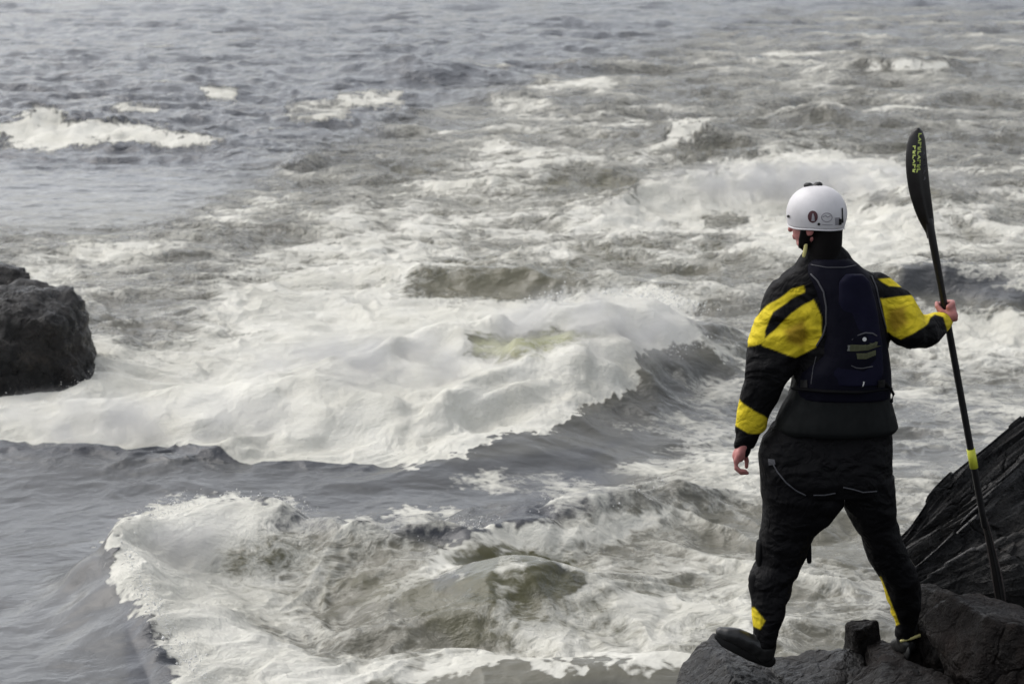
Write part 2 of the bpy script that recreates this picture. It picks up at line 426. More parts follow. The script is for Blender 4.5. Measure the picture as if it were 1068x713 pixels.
# the smooth lip hides the foot of the pile: white starts in the pit behind it
lipc = [ground_pt(uu, vv_, hh) for uu, vv_, hh in ((-400, 466, .13), (0, 467, .13), (100, 466, .14), (180, 469, .12), (215, 479, .10), (250, 487, .09), (340, 493, .07), (400, 494, .06), (440, 484, .06))]
yl0 = np.interp(X, [c_[0] for c_ in lipc], [c_[1] for c_ in lipc]) + 0.05 * n2(X * 1.4, 0 * X, 93)
inl = 1 - sstep(lipc[-2][0], lipc[-1][0], X)
beh = sstep(0.05, 0.13, Yv - yl0) * (1 - sstep(1.0, 1.4, Yv - yl0)) * inl
D = D + (1.15 - D) * beh * (D < 1.15)
fro = (1 - sstep(0.03, 0.10, Yv - yl0)) * sstep(-1.6, -1.2, Yv - yl0) * inl * (1 - sstep(512, 530, v0))
D = D + (-0.2 - D) * fro
Dcl = np.clip(D, 0, 1.2)
# billows where it is thick
thick = sstep(0.5, 1.0, Dcl)
def bil(lam, seed, st=1.2): return (np.abs(n2(wx / (lam * st), wy / lam, seed)) * 2 - 0.5) * (1 - sstep(0.25, 0.9, sp / lam))
Z += thick * (0.016 * bil(0.6, 71) + 0.006 * bil(0.28, 72) + 0.004 * bil(0.13, 73) + 0.003 * bil(0.06, 74))

green_layers = [
    ([(484, 350), (520, 342), (580, 343), (645, 350), (640, 360), (600, 364), (570, 376), (520, 378), (490, 370)], 2.1, 26),
    ([(520, 590), (540, 573), (586, 583), (612, 606), (560, 623), (510, 626)], 0.9, 12),
    ([(447, 604), (482, 582), (535, 571), (620, 600), (600, 650), (500, 660), (440, 640)], 0.8, 14),
    ([(220, 566), (300, 560), (330, 590), (230, 596)], 0.6, 12),
    ([(330, 600), (440, 600), (560, 650), (560, 676), (440, 640)], 0.45, 15),
    ([(400, 180), (600, 170), (780, 240), (700, 290), (400, 300)], 0.22, 30),
    ([(560, 620), (700, 600), (760, 640), (700, 690), (560, 670)], 0.4, 20),
]
G = field(green_layers, ju, jv, 0.0)
aer_sheen_layers = [
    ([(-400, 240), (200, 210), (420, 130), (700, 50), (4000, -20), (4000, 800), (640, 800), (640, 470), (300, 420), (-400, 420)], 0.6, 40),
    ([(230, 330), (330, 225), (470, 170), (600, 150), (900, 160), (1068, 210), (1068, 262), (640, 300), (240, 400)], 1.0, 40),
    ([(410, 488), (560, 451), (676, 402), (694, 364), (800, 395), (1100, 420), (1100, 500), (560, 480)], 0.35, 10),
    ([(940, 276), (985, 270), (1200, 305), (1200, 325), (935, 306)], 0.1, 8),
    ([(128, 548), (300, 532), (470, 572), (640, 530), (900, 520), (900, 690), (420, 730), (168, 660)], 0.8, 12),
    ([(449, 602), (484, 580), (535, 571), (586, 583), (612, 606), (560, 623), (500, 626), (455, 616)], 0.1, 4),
    ([(-400, 474), (180, 474), (400, 492), (650, 460), (500, 548), (120, 560), (150, 900), (-400, 900)], 0.14, 6),  # glassy tongue: body colour lightened in place of sky reflection
]
AE = field(aer_sheen_layers, u, v, 0.0)

idx = np.arange(nr * nc).reshape(nr, nc)
quads = np.stack([idx[:-1, :-1], idx[:-1, 1:], idx[1:, 1:], idx[1:, :-1]], -1).reshape(-1, 4)
me = mesh_np('river_water', np.stack([X, Yv, Z], 1), quads)
add_attr(me, 'foam', Dcl); add_attr(me, 'green', G); add_attr(me, 'aerated_sheen', AE)
river = link('river_water', me)
tag(river, kind='structure')

# --- water material
m, nt, b = new_mat('river_water_material')
co = objco(nt)
foam = attr(nt, 'foam'); green = attr(nt, 'green'); aer_sheen = attr(nt, 'aerated_sheen')
# broken lace of bubbles
wn1 = nt.nodes.new('ShaderNodeTexNoise'); nt.links.new(co, wn1.inputs['Vector']); wn1.inputs['Scale'].default_value = 1.7; wn1.inputs['Detail'].default_value = 3
wadd = nt.nodes.new('ShaderNodeVectorMath'); wadd.operation = 'MULTIPLY_ADD'
nt.links.new(wn1.outputs['Color'], wadd.inputs[0]); wadd.inputs[1].default_value = (0.45, 0.45, 0.1); nt.links.new(co, wadd.inputs[2])
wc = wadd.outputs[0]
st = scaled(nt, wc, (1.0, 1.3, 1.0))
r1 = noise(nt, st, 2.2, 5.0, 0.62, 0.3)
r2 = noise(nt, st, 7.5, 4.0, 0.6, 0.2)
lace = math_node(nt, 'ABSOLUTE', math_node(nt, 'SUBTRACT', r1, 0.5))
lace = math_node(nt, 'MULTIPLY', lace, -5.0)
lace2 = math_node(nt, 'MULTIPLY', math_node(nt, 'ABSOLUTE', math_node(nt, 'SUBTRACT', r2, 0.5)), -3.0)
pat = math_node(nt, 'ADD', math_node(nt, 'ADD', lace, lace2), 0.72)          # about -0.6 .. 0.7
fine = math_node(nt, 'MULTIPLY', math_node(nt, 'SUBTRACT', noise(nt, wc, 28.0, 4.0, 0.65), 0.5), 0.9)
pat = math_node(nt, 'ADD', pat, fine)
tot = math_node(nt, 'ADD', math_node(nt, 'MULTIPLY', foam, 1.75), math_node(nt, 'MULTIPLY', pat, 0.62))
mask = map_range(nt, tot, 0.55, 1.45)
deep = (0.046, 0.049, 0.056)
ncol = noise(nt, wc, 0.8, 3.0, 0.5)
aer_sheen_col = mixc(nt, ncol, (0.122, 0.115, 0.084), (0.205, 0.196, 0.150))
body = mixc(nt, aer_sheen, deep, aer_sheen_col)
body = mixc(nt, green, body, mixc(nt, map_range(nt, green, 1.0, 1.9), (0.080, 0.076, 0.032), (0.35, 0.35, 0.18)))
# milky water under and between the foam
milk = math_node(nt, 'MULTIPLY', map_range(nt, math_node(nt, 'ADD', foam, math_node(nt, 'MULTIPLY', math_node(nt, 'SUBTRACT', r1, 0.5), 0.8)), 0.42, 1.05), 0.55)
body = mixc(nt, math_node(nt, 'MULTIPLY', milk, math_node(nt, 'SUBTRACT', 1.0, math_node(nt, 'MULTIPLY', math_node(nt, 'MINIMUM', green, 1.0), 0.8))), body, (0.50, 0.49, 0.41))
foamc = mixc(nt, map_range(nt, noise(nt, wc, 1.6, 4.0, 0.6), 0.3, 0.7), (0.55, 0.54, 0.48), (0.67, 0.66, 0.60))
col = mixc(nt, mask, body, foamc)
nt.links.new(col, b.inputs['Base Color'])
rg = map_range(nt, mask, 0.0, 1.0, 0.14, 0.75, 'LINEAR')
nt.links.new(rg, b.inputs['Roughness'])
b.inputs['IOR'].default_value = 1.33
sp_ = map_range(nt, mask, 0.0, 1.0, 0.5, 0.15, 'LINEAR'); nt.links.new(sp_, b.inputs['Specular IOR Level'])
# ripples on the water, froth on the foam
rip = noise(nt, scaled(nt, wc, (0.6, 1.0, 1.0)), 9.0, 6.0, 0.6)
rip2 = noise(nt, co, 3.0, 3.0, 0.5)
rip3 = noise(nt, scaled(nt, wc, (0.55, 1.0, 1.0)), 1.5, 4.0, 0.62)
fr = noise(nt, wc, 22.0, 6.0, 0.7)
hgt = math_node(nt, 'ADD', math_node(nt, 'MULTIPLY', rip, 0.5), math_node(nt, 'MULTIPLY', rip2, 0.7))
hgt = math_node(nt, 'ADD', hgt, math_node(nt, 'MULTIPLY', math_node(nt, 'MULTIPLY', fr, mask), 0.3))
hgt = math_node(nt, 'ADD', hgt, math_node(nt, 'MULTIPLY', mask, 0.15))
hgt = math_node(nt, 'ADD', hgt, math_node(nt, 'MULTIPLY', math_node(nt, 'MULTIPLY', rip3, math_node(nt, 'SUBTRACT', 1.0, mask)), attr(nt, 'far_chop')))
calm = attr(nt, 'rough_water')
bst = map_range(nt, calm, 0.1, 1.0, 0.014, 0.075, 'LINEAR')
bn = bump(nt, b, hgt, 0.9, 0.05); nt.links.new(bst, bn.inputs['Distance'])
me.materials.append(m)
add_attr(me, 'rough_water', A)
add_attr(me, 'far_chop', 0.8 + 3.6 * sstep(17, 34, Yv))
# ================================================================== ROCKS
def rock_material(name, dark, light, rough=0.42, wet=0.5, wet_glint=False):
    m, nt, b = new_mat(name)
    co = objco(nt)
    a = noise(nt, co, 3.2, 6.0, 0.62, 0.3); f = noise(nt, co, 22.0, 5.0, 0.7)
    c = mixc(nt, map_range(nt, a, 0.36, 0.64), dark, light)
    c = mixc(nt, map_range(nt, f, 0.52, 0.72, 0, 0.7), c, tuple(x * 1.6 for x in light))
    # pale lichen or dried mud in patches
    pt = math_node(nt, 'MULTIPLY', map_range(nt, noise(nt, co, 6.5, 5.0, 0.7, 0.8), 0.54, 0.66), map_range(nt, noise(nt, co, 1.9, 2.0), 0.45, 0.6))
    c = mixc(nt, math_node(nt, 'MULTIPLY', pt, 0.55), c, (light[0] * 2.6, light[1] * 2.4, light[2] * 2.2))
    rgh = map_range(nt, noise(nt, co, 5.0, 4.0, 0.6), 0.35, 0.65, rough - 0.16, rough + 0.25)
    if wet_glint:
        s_ = attr(nt, 'wet_glint'); c = mixc(nt, s_, c, (0.105, 0.102, 0.10))  # wet glints put into the base colour as pale grey
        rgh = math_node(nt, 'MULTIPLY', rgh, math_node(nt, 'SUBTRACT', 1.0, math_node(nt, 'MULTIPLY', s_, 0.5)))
    nt.links.new(c, b.inputs['Base Color']); nt.links.new(rgh, b.inputs['Roughness'])
    b.inputs['Specular IOR Level'].default_value = wet
    vo = nt.nodes.new('ShaderNodeTexVoronoi'); vo.feature = 'DISTANCE_TO_EDGE'; vo.inputs['Scale'].default_value = 3.4
    wn_ = nt.nodes.new('ShaderNodeTexNoise'); nt.links.new(co, wn_.inputs['Vector']); wn_.inputs['Scale'].default_value = 3.0; wn_.inputs['Detail'].default_value = 4
    va = nt.nodes.new('ShaderNodeVectorMath'); va.operation = 'MULTIPLY_ADD'; va.inputs[1].default_value = (0.5, 0.5, 0.5)
    nt.links.new(wn_.outputs['Color'], va.inputs[0]); nt.links.new(co, va.inputs[2]); nt.links.new(va.outputs[0], vo.inputs['Vector'])
    crack = map_range(nt, vo.outputs['Distance'], 0.0, 0.05)
    h = math_node(nt, 'ADD', math_node(nt, 'MULTIPLY', a, 0.8), math_node(nt, 'MULTIPLY', f, 0.35))
    h = math_node(nt, 'ADD', h, math_node(nt, 'MULTIPLY', noise(nt, co, 70.0, 3.0, 0.7), 0.12))
    h = math_node(nt, 'ADD', h, math_node(nt, 'MULTIPLY', crack, 0.10))
    bump(nt, b, h, 1.0, 0.10)
    return m

MAT_WET = rock_material('wet_basalt', (0.004, 0.004, 0.0045), (0.015, 0.0132, 0.012), 0.36, 0.32)
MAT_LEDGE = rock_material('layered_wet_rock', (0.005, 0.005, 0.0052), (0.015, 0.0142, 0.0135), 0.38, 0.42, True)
MAT_BROWN = rock_material('brown_lichened_basalt', (0.0055, 0.0042, 0.0037), (0.0135, 0.0100, 0.0085), 0.50, 0.16)
MAT_GREY = rock_material('grey_boulder_stone', (0.006, 0.0053, 0.005), (0.014, 0.0115, 0.0102), 0.6, 0.14)

def ico(sub):
    bm = bmesh.new(); bmesh.ops.create_icosphere(bm, subdivisions=sub, radius=1.0)
    v = np.array([p.co[:] for p in bm.verts]); f = np.array([[q.index for q in p.verts] for p in bm.faces]); bm.free()
    return v, f
ICO = ico(6)

def rock(name, label, center, size, mat, rot=(0, 0, 0), seed=1, planes=22, amp=0.10, strata=0.0, sn=None, group='rocks of the near bank', extra=None, freq=1.0):
    d, f = ICO
    rs = np.random.RandomState(seed)
    r = np.full(len(d), 1.15)
    nrm = rs.randn(planes, 3); nrm /= np.linalg.norm(nrm, axis=1)[:, None]
    nrm = np.vstack([nrm, [[0, 0, 1], [0, 0, -1], [1, 0, 0.1], [-1, 0, 0.1], [0, 1, 0], [0, -1, 0.1]]])
    off = np.concatenate([rs.uniform(0.66, 0.95, planes), [0.86] * 6])
    if extra is not None:
        e = np.array([q[:3] for q in extra], float); e /= np.linalg.norm(e, axis=1)[:, None]
        nrm = np.vstack([nrm, e]); off = np.concatenate([off, [q[3] for q in extra]])
    k = 0
    for n_, o_ in zip(nrm, off):
        c = d @ n_
        with np.errstate(divide='ignore'):
            rr = np.where(c > 0.05, o_ / np.maximum(c, 0.05), 99)
        k = k + np.exp(-45 * rr)
    r = -np.log(k + np.exp(-45 * 1.25)) / 45
    p = d * r[:, None]
    s = np.array(size)
    q = p * s / np.mean(s)
    disp = amp * (fbm3(q * 1.6 * freq, 5, seed) + 0.45 * (0.5 - np.abs(n3(q * 3.1 * freq, seed + 9))) ) + amp * 0.5 * fbm3(q * 7 * freq, 4, seed + 3) - amp * 0.5 * np.maximum(0, 0.25 - np.abs(n3(q * 2.2 * freq + 0.3 * np.stack([n3(q * 6, 1), n3(q * 6, 2), n3(q * 6, 4)], 1), seed + 12)) * 2.5)
    p = p * (1 + disp)[:, None]
    if strata:
        t = (p * s) @ np.array(sn) / np.linalg.norm(sn)
        t = t + 0.05 * n3(q * 0.9, seed + 5)
        st = n2(t * 14, 0 * t + seed, 3) + 0.6 * n2(t * 37, 0 * t + seed, 5) + 0.4 * np.round(n2(t * 24, 0 * t, 8) * 2)
        along = 0.7 + 0.5 * n3(q * 1.3, seed + 6)
        p = p * (1 + strata * st * along)[:, None]
    p = p * s
    me = mesh_np(name, p, f)
    o = link(name, me, mat)
    o.location = center; o.rotation_euler = tuple(R(a) for a in rot)
    tag(o, label, 'rock', group)
    return o

def P3(u, v, y): return at_depth(u, v, y)

# left rock standing in the wash
def near_px(u, v, z): x, y = ground_pt(u, v, z); return Vector((x, y, z))
c = near_px(20, 366, 0.32)
rock('river_rock', 'big dark wet blocky rock breaking the water at the left edge of the photo', c - Vector((0, 0, .06)), (0.66, 0.55, 0.60), MAT_WET, (4, 1, 12), 21, 9, 0.17,
     group='rocks in the river', extra=[(0.25, -0.25, 1, 0.80), (1, -0.3, 0.25, 0.84), (0.2, -1, 0.3, 0.75), (1, -0.2, 0.9, 0.92), (-0.3, -0.9, 0.8, 0.78)])
c = near_px(-30, 312, 0.46)
rock('river_rock', 'smaller dark rock just showing behind the big wet blocky one', c, (0.56, 0.42, 0.40), MAT_WET, (0, 14, 30), 33, 12, 0.14, group='rocks in the river')

# near bank. y is the distance in front of the camera
rock('boulder', 'dark rounded boulder under the paddler\'s left foot at the bottom edge', P3(764, 744, 9.05), (0.29, 0.42, 0.27), MAT_WET, (0, 12, 10), 4, 14, 0.10,
     extra=[(0.0, -0.1, 1, 0.86), (-0.9, 0, 0.6, 0.74)])
rock('boulder', 'low black rock lying between the paddler\'s feet', P3(858, 728, 9.3), (0.27, 0.3, 0.15), MAT_WET, (0, -14, 10), 8, 14, 0.12)
rock('boulder', 'narrow upright grey stone standing between the paddler\'s feet', P3(900, 684, 9.5), (0.095, 0.10, 0.185), MAT_GREY, (4, -3, 8), 12, 10, 0.07,
     extra=[(0, 0, 1, 0.86), (1, -0.3, 0, 0.8), (-1, -0.2, 0, 0.8)])
rock('boulder', 'rough brown lichened boulder beside the paddler\'s right foot', P3(1003, 672, 9.3), (0.24, 0.26, 0.26), MAT_GREY, (0, 6, 25), 15, 14, 0.13,
     extra=[(0, 0, 1, 0.82)])
rock('boulder', 'small dark stone under the paddler\'s right heel', P3(940, 702, 9.35), (0.17, 0.24, 0.14), MAT_BROWN, (0, -8, 0), 17, 12, 0.12)
rock('boulder', 'large dark brown boulder filling the bottom right corner', P3(1075, 705, 8.6), (0.36, 0.4, 0.25), MAT_BROWN, (0, 14, 20), 19, 14, 0.13)
rock('boulder', 'low brown mottled boulder at the bottom edge below the upright grey stone', P3(960, 742, 8.6), (0.28, 0.34, 0.17), MAT_BROWN, (0, -8, 10), 23, 14, 0.12)
# tilted, layered ledge on the right
def ledge(name, label, a0, a1, back, prof, width, seed, length, rag=0.012, pale=()):
    """a0 -> a1: upper edge of the layers; prof: steps (across, out) of the broken face"""
    O = Vector(a0); e1 = (Vector(a1) - O).normalized()
    dn = (Vector(back) - O); dn = (dn - e1 * dn.dot(e1)).normalized()
    nn_ = dn.cross(e1).normalized()
    if nn_.dot(Vector((0, -1, 0.4))) < 0: nn_ = -nn_
    P = [(-0.02, -0.45)] + list(prof) + [(prof[-1][0] + .05, -0.45)]
    pts = []
    for p, q in zip(P[:-1], P[1:]):
        k = max(2, int(math.hypot(q[0] - p[0], q[1] - p[1]) / 0.0045))
        for i in range(k): pts.append((p[0] + (q[0] - p[0]) * i / k, p[1] + (q[1] - p[1]) * i / k))
    pts.append(P[-1]); pts = np.array(pts)
    na = 260; A_ = np.linspace(0, length, na)
    aa, kk = np.meshgrid(A_, np.arange(len(pts)), indexing='ij')
    bb = pts[kk, 0]; oo = pts[kk, 1]
    f = np.stack([aa.ravel() * 0.9, bb.ravel() * 5, oo.ravel() * 5], 1)
    fine_ = 0.020 * n2(bb.ravel() * 26, aa.ravel() * 1.6, seed) + 0.010 * n2(bb.ravel() * 60, aa.ravel() * 3.0, seed + 1) + 0.05 * fbm3(f, 4, seed + 2) + 0.03 * np.round(n2(bb.ravel() * 8, aa.ravel() * 3.0, seed + 7) * 3) / 1.5
    taper = sstep(-0.05, 0.45, aa.ravel())
    oo2 = oo.ravel() * (0.25 + 0.75 * taper) + fine_ * (oo.ravel() > -0.3) - 0.12 * (1 - taper)
    bb2 = bb.ravel() * (0.35 + 0.65 * taper) + rag * n2(aa.ravel() * 5, bb.ravel() * 20, seed + 4) + 0.03 * n2(aa.ravel() * 1.5, 0 * aa.ravel(), seed + 5)
    co_ = np.array(O)[None] + aa.ravel()[:, None] * np.array(e1) + bb2[:, None] * np.array(dn) + oo2[:, None] * np.array(nn_)
    m_ = len(pts); ii = np.arange(na * m_).reshape(na, m_)
    qd = np.stack([ii[:-1, :-1], ii[:-1, 1:], ii[1:, 1:], ii[1:, :-1]], -1).reshape(-1, 4)
    me = mesh_np(name, co_, qd)
    bm = bmesh.new(); bm.from_mesh(me); bm.verts.ensure_lookup_table()
    for k in (0, na - 1):
        vs_ = [bm.verts[i] for i in ii[k]]
        try: bm.faces.new(vs_)
        except ValueError: pass
    bmesh.ops.recalc_face_normals(bm, faces=bm.faces); bm.to_mesh(me); bm.free()
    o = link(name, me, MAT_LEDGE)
    stv = sstep(0.25, 0.6, n2(bb.ravel() * 34, aa.ravel() * 1.5, seed + 8)) * sstep(-0.1, 0.5, n2(aa.ravel() * 3.2, bb.ravel() * 9, seed + 9)) * 0.75  # wet glints painted in bands along the layers
    for lo, hi in pale: stv = np.maximum(stv, ((bb.ravel() > lo) & (bb.ravel() < hi)) * (0.55 + 0.4 * n2(aa.ravel() * 6, bb.ravel() * 50, seed + 10)))  # ridge edges painted pale to stand for wet highlights
    add_attr(me, 'wet_glint', np.clip(stv * (oo.ravel() > -0.3), 0, 1))
    me.transform(Matrix.Translation(-O)); o.location = O
    tag(o, label, 'rock', 'rocks of the near bank')
    return o
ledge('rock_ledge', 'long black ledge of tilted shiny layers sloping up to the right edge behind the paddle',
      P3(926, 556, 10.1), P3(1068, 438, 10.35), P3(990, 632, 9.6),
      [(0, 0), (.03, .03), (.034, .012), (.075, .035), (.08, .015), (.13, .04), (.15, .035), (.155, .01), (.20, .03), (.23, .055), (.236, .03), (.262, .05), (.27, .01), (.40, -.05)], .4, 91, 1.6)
ledge('rock_ledge', 'dark lower layer of the ledge with two pale parallel edges, behind the paddle\'s lower blade',  # the two pale edges are painted wet highlights
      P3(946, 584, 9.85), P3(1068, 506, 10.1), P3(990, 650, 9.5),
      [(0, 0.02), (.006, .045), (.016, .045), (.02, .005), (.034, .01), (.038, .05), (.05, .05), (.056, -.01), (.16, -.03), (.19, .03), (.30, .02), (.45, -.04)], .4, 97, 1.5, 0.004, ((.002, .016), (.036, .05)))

# the bank itself, running back under the camera
gx = np.linspace(-3.5, 16, 240); gy = np.linspace(-14, 11.5, 300)
GX, GY = np.meshgrid(gx, gy); bx_, by_ = GX.ravel(), GY.ravel()
shore = 10.4 + 0.9 * (bx_ - 1.2) + 0.5 * n2(bx_ * 0.8, by_ * 0.8, 81)
shore = np.minimum(shore, 11.8 + 0.0 * bx_ + 0.4 * n2(bx_, by_, 86))
inland = shore - by_
side = bx_ - (0.55 + 0.25 * n2(bx_ * 0, by_ * 1.1, 82)) + np.clip(7.5 - by_, 0, 20) * 0.35
hgt_ = np.minimum(inland * 0.75, 0.48 + 0.30 * np.clip(9.2 - by_, 0, 9))
hgt_ = np.minimum(hgt_, side * 1.6 + 0.1)
hgt_ = np.maximum(hgt_, -0.8)
p_ = np.stack([bx_, by_, 0 * bx_], 1)
hgt_ = hgt_ + 0.13 * fbm3(p_ * 1.5, 5, 83) + 0.10 * (0.5 - np.abs(n3(p_ * 2.3, 84)))
hgt_ = np.minimum(hgt_, 2.15 + 0.1 * fbm3(p_, 3, 85))
ii = np.arange(len(gx) * len(gy)).reshape(len(gy), len(gx))
qd = np.stack([ii[:-1, :-1], ii[:-1, 1:], ii[1:, 1:], ii[1:, :-1]], -1).reshape(-1, 4)
bk = link('rocky_bank', mesh_np('rocky_bank', np.stack([bx_, by_, hgt_], 1), qd), MAT_BROWN)
tag(bk, kind='structure')
# ================================================================== THE PADDLER
from mathutils.bvhtree import BVHTree
PXM = 9.0 / F            # metres per photo pixel where the paddler stands
ROOT = at_depth(862, 684, 9.08)
person = bpy.data.objects.new('person', None); COL.objects.link(person); person.location = ROOT
tag(person, 'person seen from behind in black and yellow drysuit and white helmet, holding a paddle', 'person')

def V(u, v, y): return at_depth(u, v, y)

class Shape:
    def __init__(s): s.v, s.f = [], []
    def rings(s, rings, cap=True):
        n = len(rings[0]); base = len(s.v)
        for r in rings: s.v += [tuple(p) for p in r]
        for k in range(len(rings) - 1):
            for i in range(n):
                a = base + k * n + i; b = base + k * n + (i + 1) % n
                s.f.append((a, b, b + n, a + n))
        if cap:
            for k, rev in ((0, True), (len(rings) - 1, False)):
                c = sum((Vector(p) for p in rings[k]), Vector()) / n
                ci = len(s.v); s.v.append(tuple(c))
                for i in range(n):
                    a = base + k * n + i; b = base + k * n + (i + 1) % n
                    s.f.append((b, a, ci) if rev else (a, b, ci))
    def loft(s, secs, n=36, e=2.3, rot=0.0):
        """secs: (u_left, u_right, v, depth, half_depth[m])"""
        rings = []
        for (ul, ur, v, y, hd) in secs:
            c = V((ul + ur) / 2, v, y); hw = (ur - ul) / 2 * y / F
            ring = []
            for i in range(n):
                a = 2 * math.pi * i / n
                ca, sa = math.cos(a), math.sin(a)
                x_ = hw * math.copysign(abs(ca) ** (2 / e), ca); y_ = hd * math.copysign(abs(sa) ** (2 / e), sa)
                ring.append((c.x + x_, c.y + y_, c.z))
            rings.append(ring)
        s.rings(rings)
    def limb(s, pts, n=16, caps=True, flat=1.0, fax=None):
        """pts: (Vector, radius) chain of a tapered tube with round ends"""
        P = [Vector(p) for p, r in pts]; Rr = [r for p, r in pts]
        rings = []
        up = Vector(fax) if fax is not None else Vector((0.13, 0.31, 0.94))
        T = []
        for i in range(len(P)):
            a = P[max(i - 1, 0)]; b = P[min(i + 1, len(P) - 1)]
            T.append((b - a).normalized())
        def ring(c, t, r):
            x = up.cross(t)
            if x.length < 0.15: x = Vector((1, 0, 0)).cross(t)
            x.normalize(); y = t.cross(x)
            return [c + x * (r * math.cos(2 * math.pi * i / n)) + y * (r * flat * math.sin(2 * math.pi * i / n)) for i in range(n)]
        if caps:
            for a in (0.25, 0.6, 0.85):
                rings.append(ring(P[0] - T[0] * Rr[0] * math.sqrt(1 - a * a), T[0], Rr[0] * a))
        for i in range(len(P)): rings.append(ring(P[i], T[i], Rr[i]))
        if caps:
            for a in (0.85, 0.6, 0.25):
                rings.append(ring(P[-1] + T[-1] * Rr[-1] * math.sqrt(1 - a * a), T[-1], Rr[-1] * a))
        s.rings(rings)
    def ell(s, c, rx, ry, rz, mat3=None, n=20):
        c = Vector(c); rings = []
        for k in range(1, n // 2):
            a = math.pi * k / (n // 2); ring = []
            for i in range(n):
                b = 2 * math.pi * i / n
                p = Vector((rx * math.sin(a) * math.cos(b), ry * math.sin(a) * math.sin(b), -rz * math.cos(a)))
                if mat3 is not None: p = mat3 @ p
                ring.append(c + p)
            rings.append(ring)
        s.rings(rings)
    def mesh(s, name, smooth=True):
        me = bpy.data.meshes.new(name); me.from_pydata(s.v, [], s.f); me.validate(); me.update()
        if smooth: me.polygons.foreach_set('use_smooth', [True] * len(me.polygons))
        return me

def remeshed(shape, name, voxel, smooth=4, fac=0.5, wrinkle=None):
    me = shape.mesh(name)
    o = bpy.data.objects.new('tmp', me); COL.objects.link(o)
    md = o.modifiers.new('r', 'REMESH'); md.mode = 'VOXEL'; md.voxel_size = voxel; md.adaptivity = 0
    ms = o.modifiers.new('s', 'SMOOTH'); ms.factor = fac; ms.iterations = smooth
    dg = bpy.context.evaluated_depsgraph_get()
    out = bpy.data.meshes.new_from_object(o.evaluated_get(dg))
    bpy.data.objects.remove(o); bpy.data.meshes.remove(me)
    out.name = name
    out.polygons.foreach_set('use_smooth', [True] * len(out.polygons))
    if wrinkle:
        co = co_of(out); nv = np.empty(len(co) * 3, np.float32); out.vertex_normals.foreach_get('vector', nv)
        co = co + nv.reshape(-1, 3) * wrinkle(co)[:, None]
        out.vertices.foreach_set('co', co.astype(np.float32).ravel()); out.update()
    return out

def co_of(me):
    a = np.empty(len(me.vertices) * 3, np.float32); me.vertices.foreach_get('co', a)
    return a.reshape(-1, 3).astype(float)

def bvh_of(me):
    return BVHTree.FromPolygons([v.co[:] for v in me.vertices], [p.vertices[:] for p in me.polygons])

def put(name, me, mat, parent, label=None):
    """hang a mesh built in world space on its thing"""
    p = parent; org = Vector()
    while p is not None: org += p.location; p = p.parent
    me.transform(Matrix.Translation(-org))
    o = link(name, me, mat, parent)
    if label: o['label'] = label
    return o

def hit(bvh, u, v, off=0.002):
    o = Vector((0, 0, CAMZ)); d = (V(u, v, 9.0) - o).normalized()
    loc, nrm, i, dist = bvh.ray_cast(o, d)
    if loc is None: return None
    if nrm.dot(d) > 0: nrm = -nrm
    return loc + nrm * off

def decal(name, outline, bvh, mat, parent, off=0.0015, label=None, rings=4):
    """a thin patch lying on the surface; outline in photo pixels"""
    cu = sum(p[0] for p in outline) / len(outline); cv = sum(p[1] for p in outline) / len(outline)
    s = Shape(); c = hit(bvh, cu, cv, off)
    if c is None: return None
    vs_ = [tuple(c)]; fs = []; n = len(outline)
    for k in range(1, rings + 1):
        for (u, v) in outline:
            q = hit(bvh, cu + (u - cu) * k / rings, cv + (v - cv) * k / rings, off)
            vs_.append(tuple(q if q is not None else c))
    for i in range(n): fs.append((0, 1 + i, 1 + (i + 1) % n))
    for k in range(rings - 1):
        for i in range(n):
            a = 1 + k * n + i; b = 1 + k * n + (i + 1) % n
            fs.append((a, a + n, b + n, b))
    me = bpy.data.meshes.new(name); me.from_pydata(vs_, [], fs); me.update()
    me.polygons.foreach_set('use_smooth', [True] * len(me.polygons))
    return put(name, me, mat, parent, label)

def piping(name, pts, bvh, r, mat, parent, label=None):
    """a cord lying on the surface along photo pixels"""
    P = []
    for a, b in zip(pts[:-1], pts[1:]):
        for k in range(4):
            t = k / 4; q = hit(bvh, a[0] + (b[0] - a[0]) * t, a[1] + (b[1] - a[1]) * t, r * 0.4)
            if q is not None: P.append((q, r))
    q = hit(bvh, pts[-1][0], pts[-1][1], r * 0.4)
    if q is not None: P.append((q, r))
    s = Shape(); s.limb(P, n=8)
    return put(name, s.mesh(name), mat, parent, label)

def ellipse(cu, cv, ru, rv, n=20, rot=0):
    return [(cu + ru * math.cos(2 * math.pi * i / n) * math.cos(rot) - rv * math.sin(2 * math.pi * i / n) * math.sin(rot),
             cv + ru * math.cos(2 * math.pi * i / n) * math.sin(rot) + rv * math.sin(2 * math.pi * i / n) * math.cos(rot)) for i in range(n)]

def simple(name, col, rough=0.6, spec=0.3, bsc=None, bd=0.002):
    m, nt, b = new_mat(name)
    co = objco(nt)
    nn = noise(nt, co, 14.0, 4.0, 0.6)
    c = mixc(nt, nn, tuple(x * 0.78 for x in col), tuple(min(1, x * 1.2) for x in col))
    nt.links.new(c, b.inputs['Base Color'])
    nt.links.new(map_range(nt, noise(nt, co, 30.0, 3.0), 0.3, 0.7, rough - 0.07, rough + 0.07), b.inputs['Roughness'])
    b.inputs['Specular IOR Level'].default_value = spec
    if bsc: bump(nt, b, noise(nt, co, bsc, 5.0, 0.6), 0.6, bd)
    return m

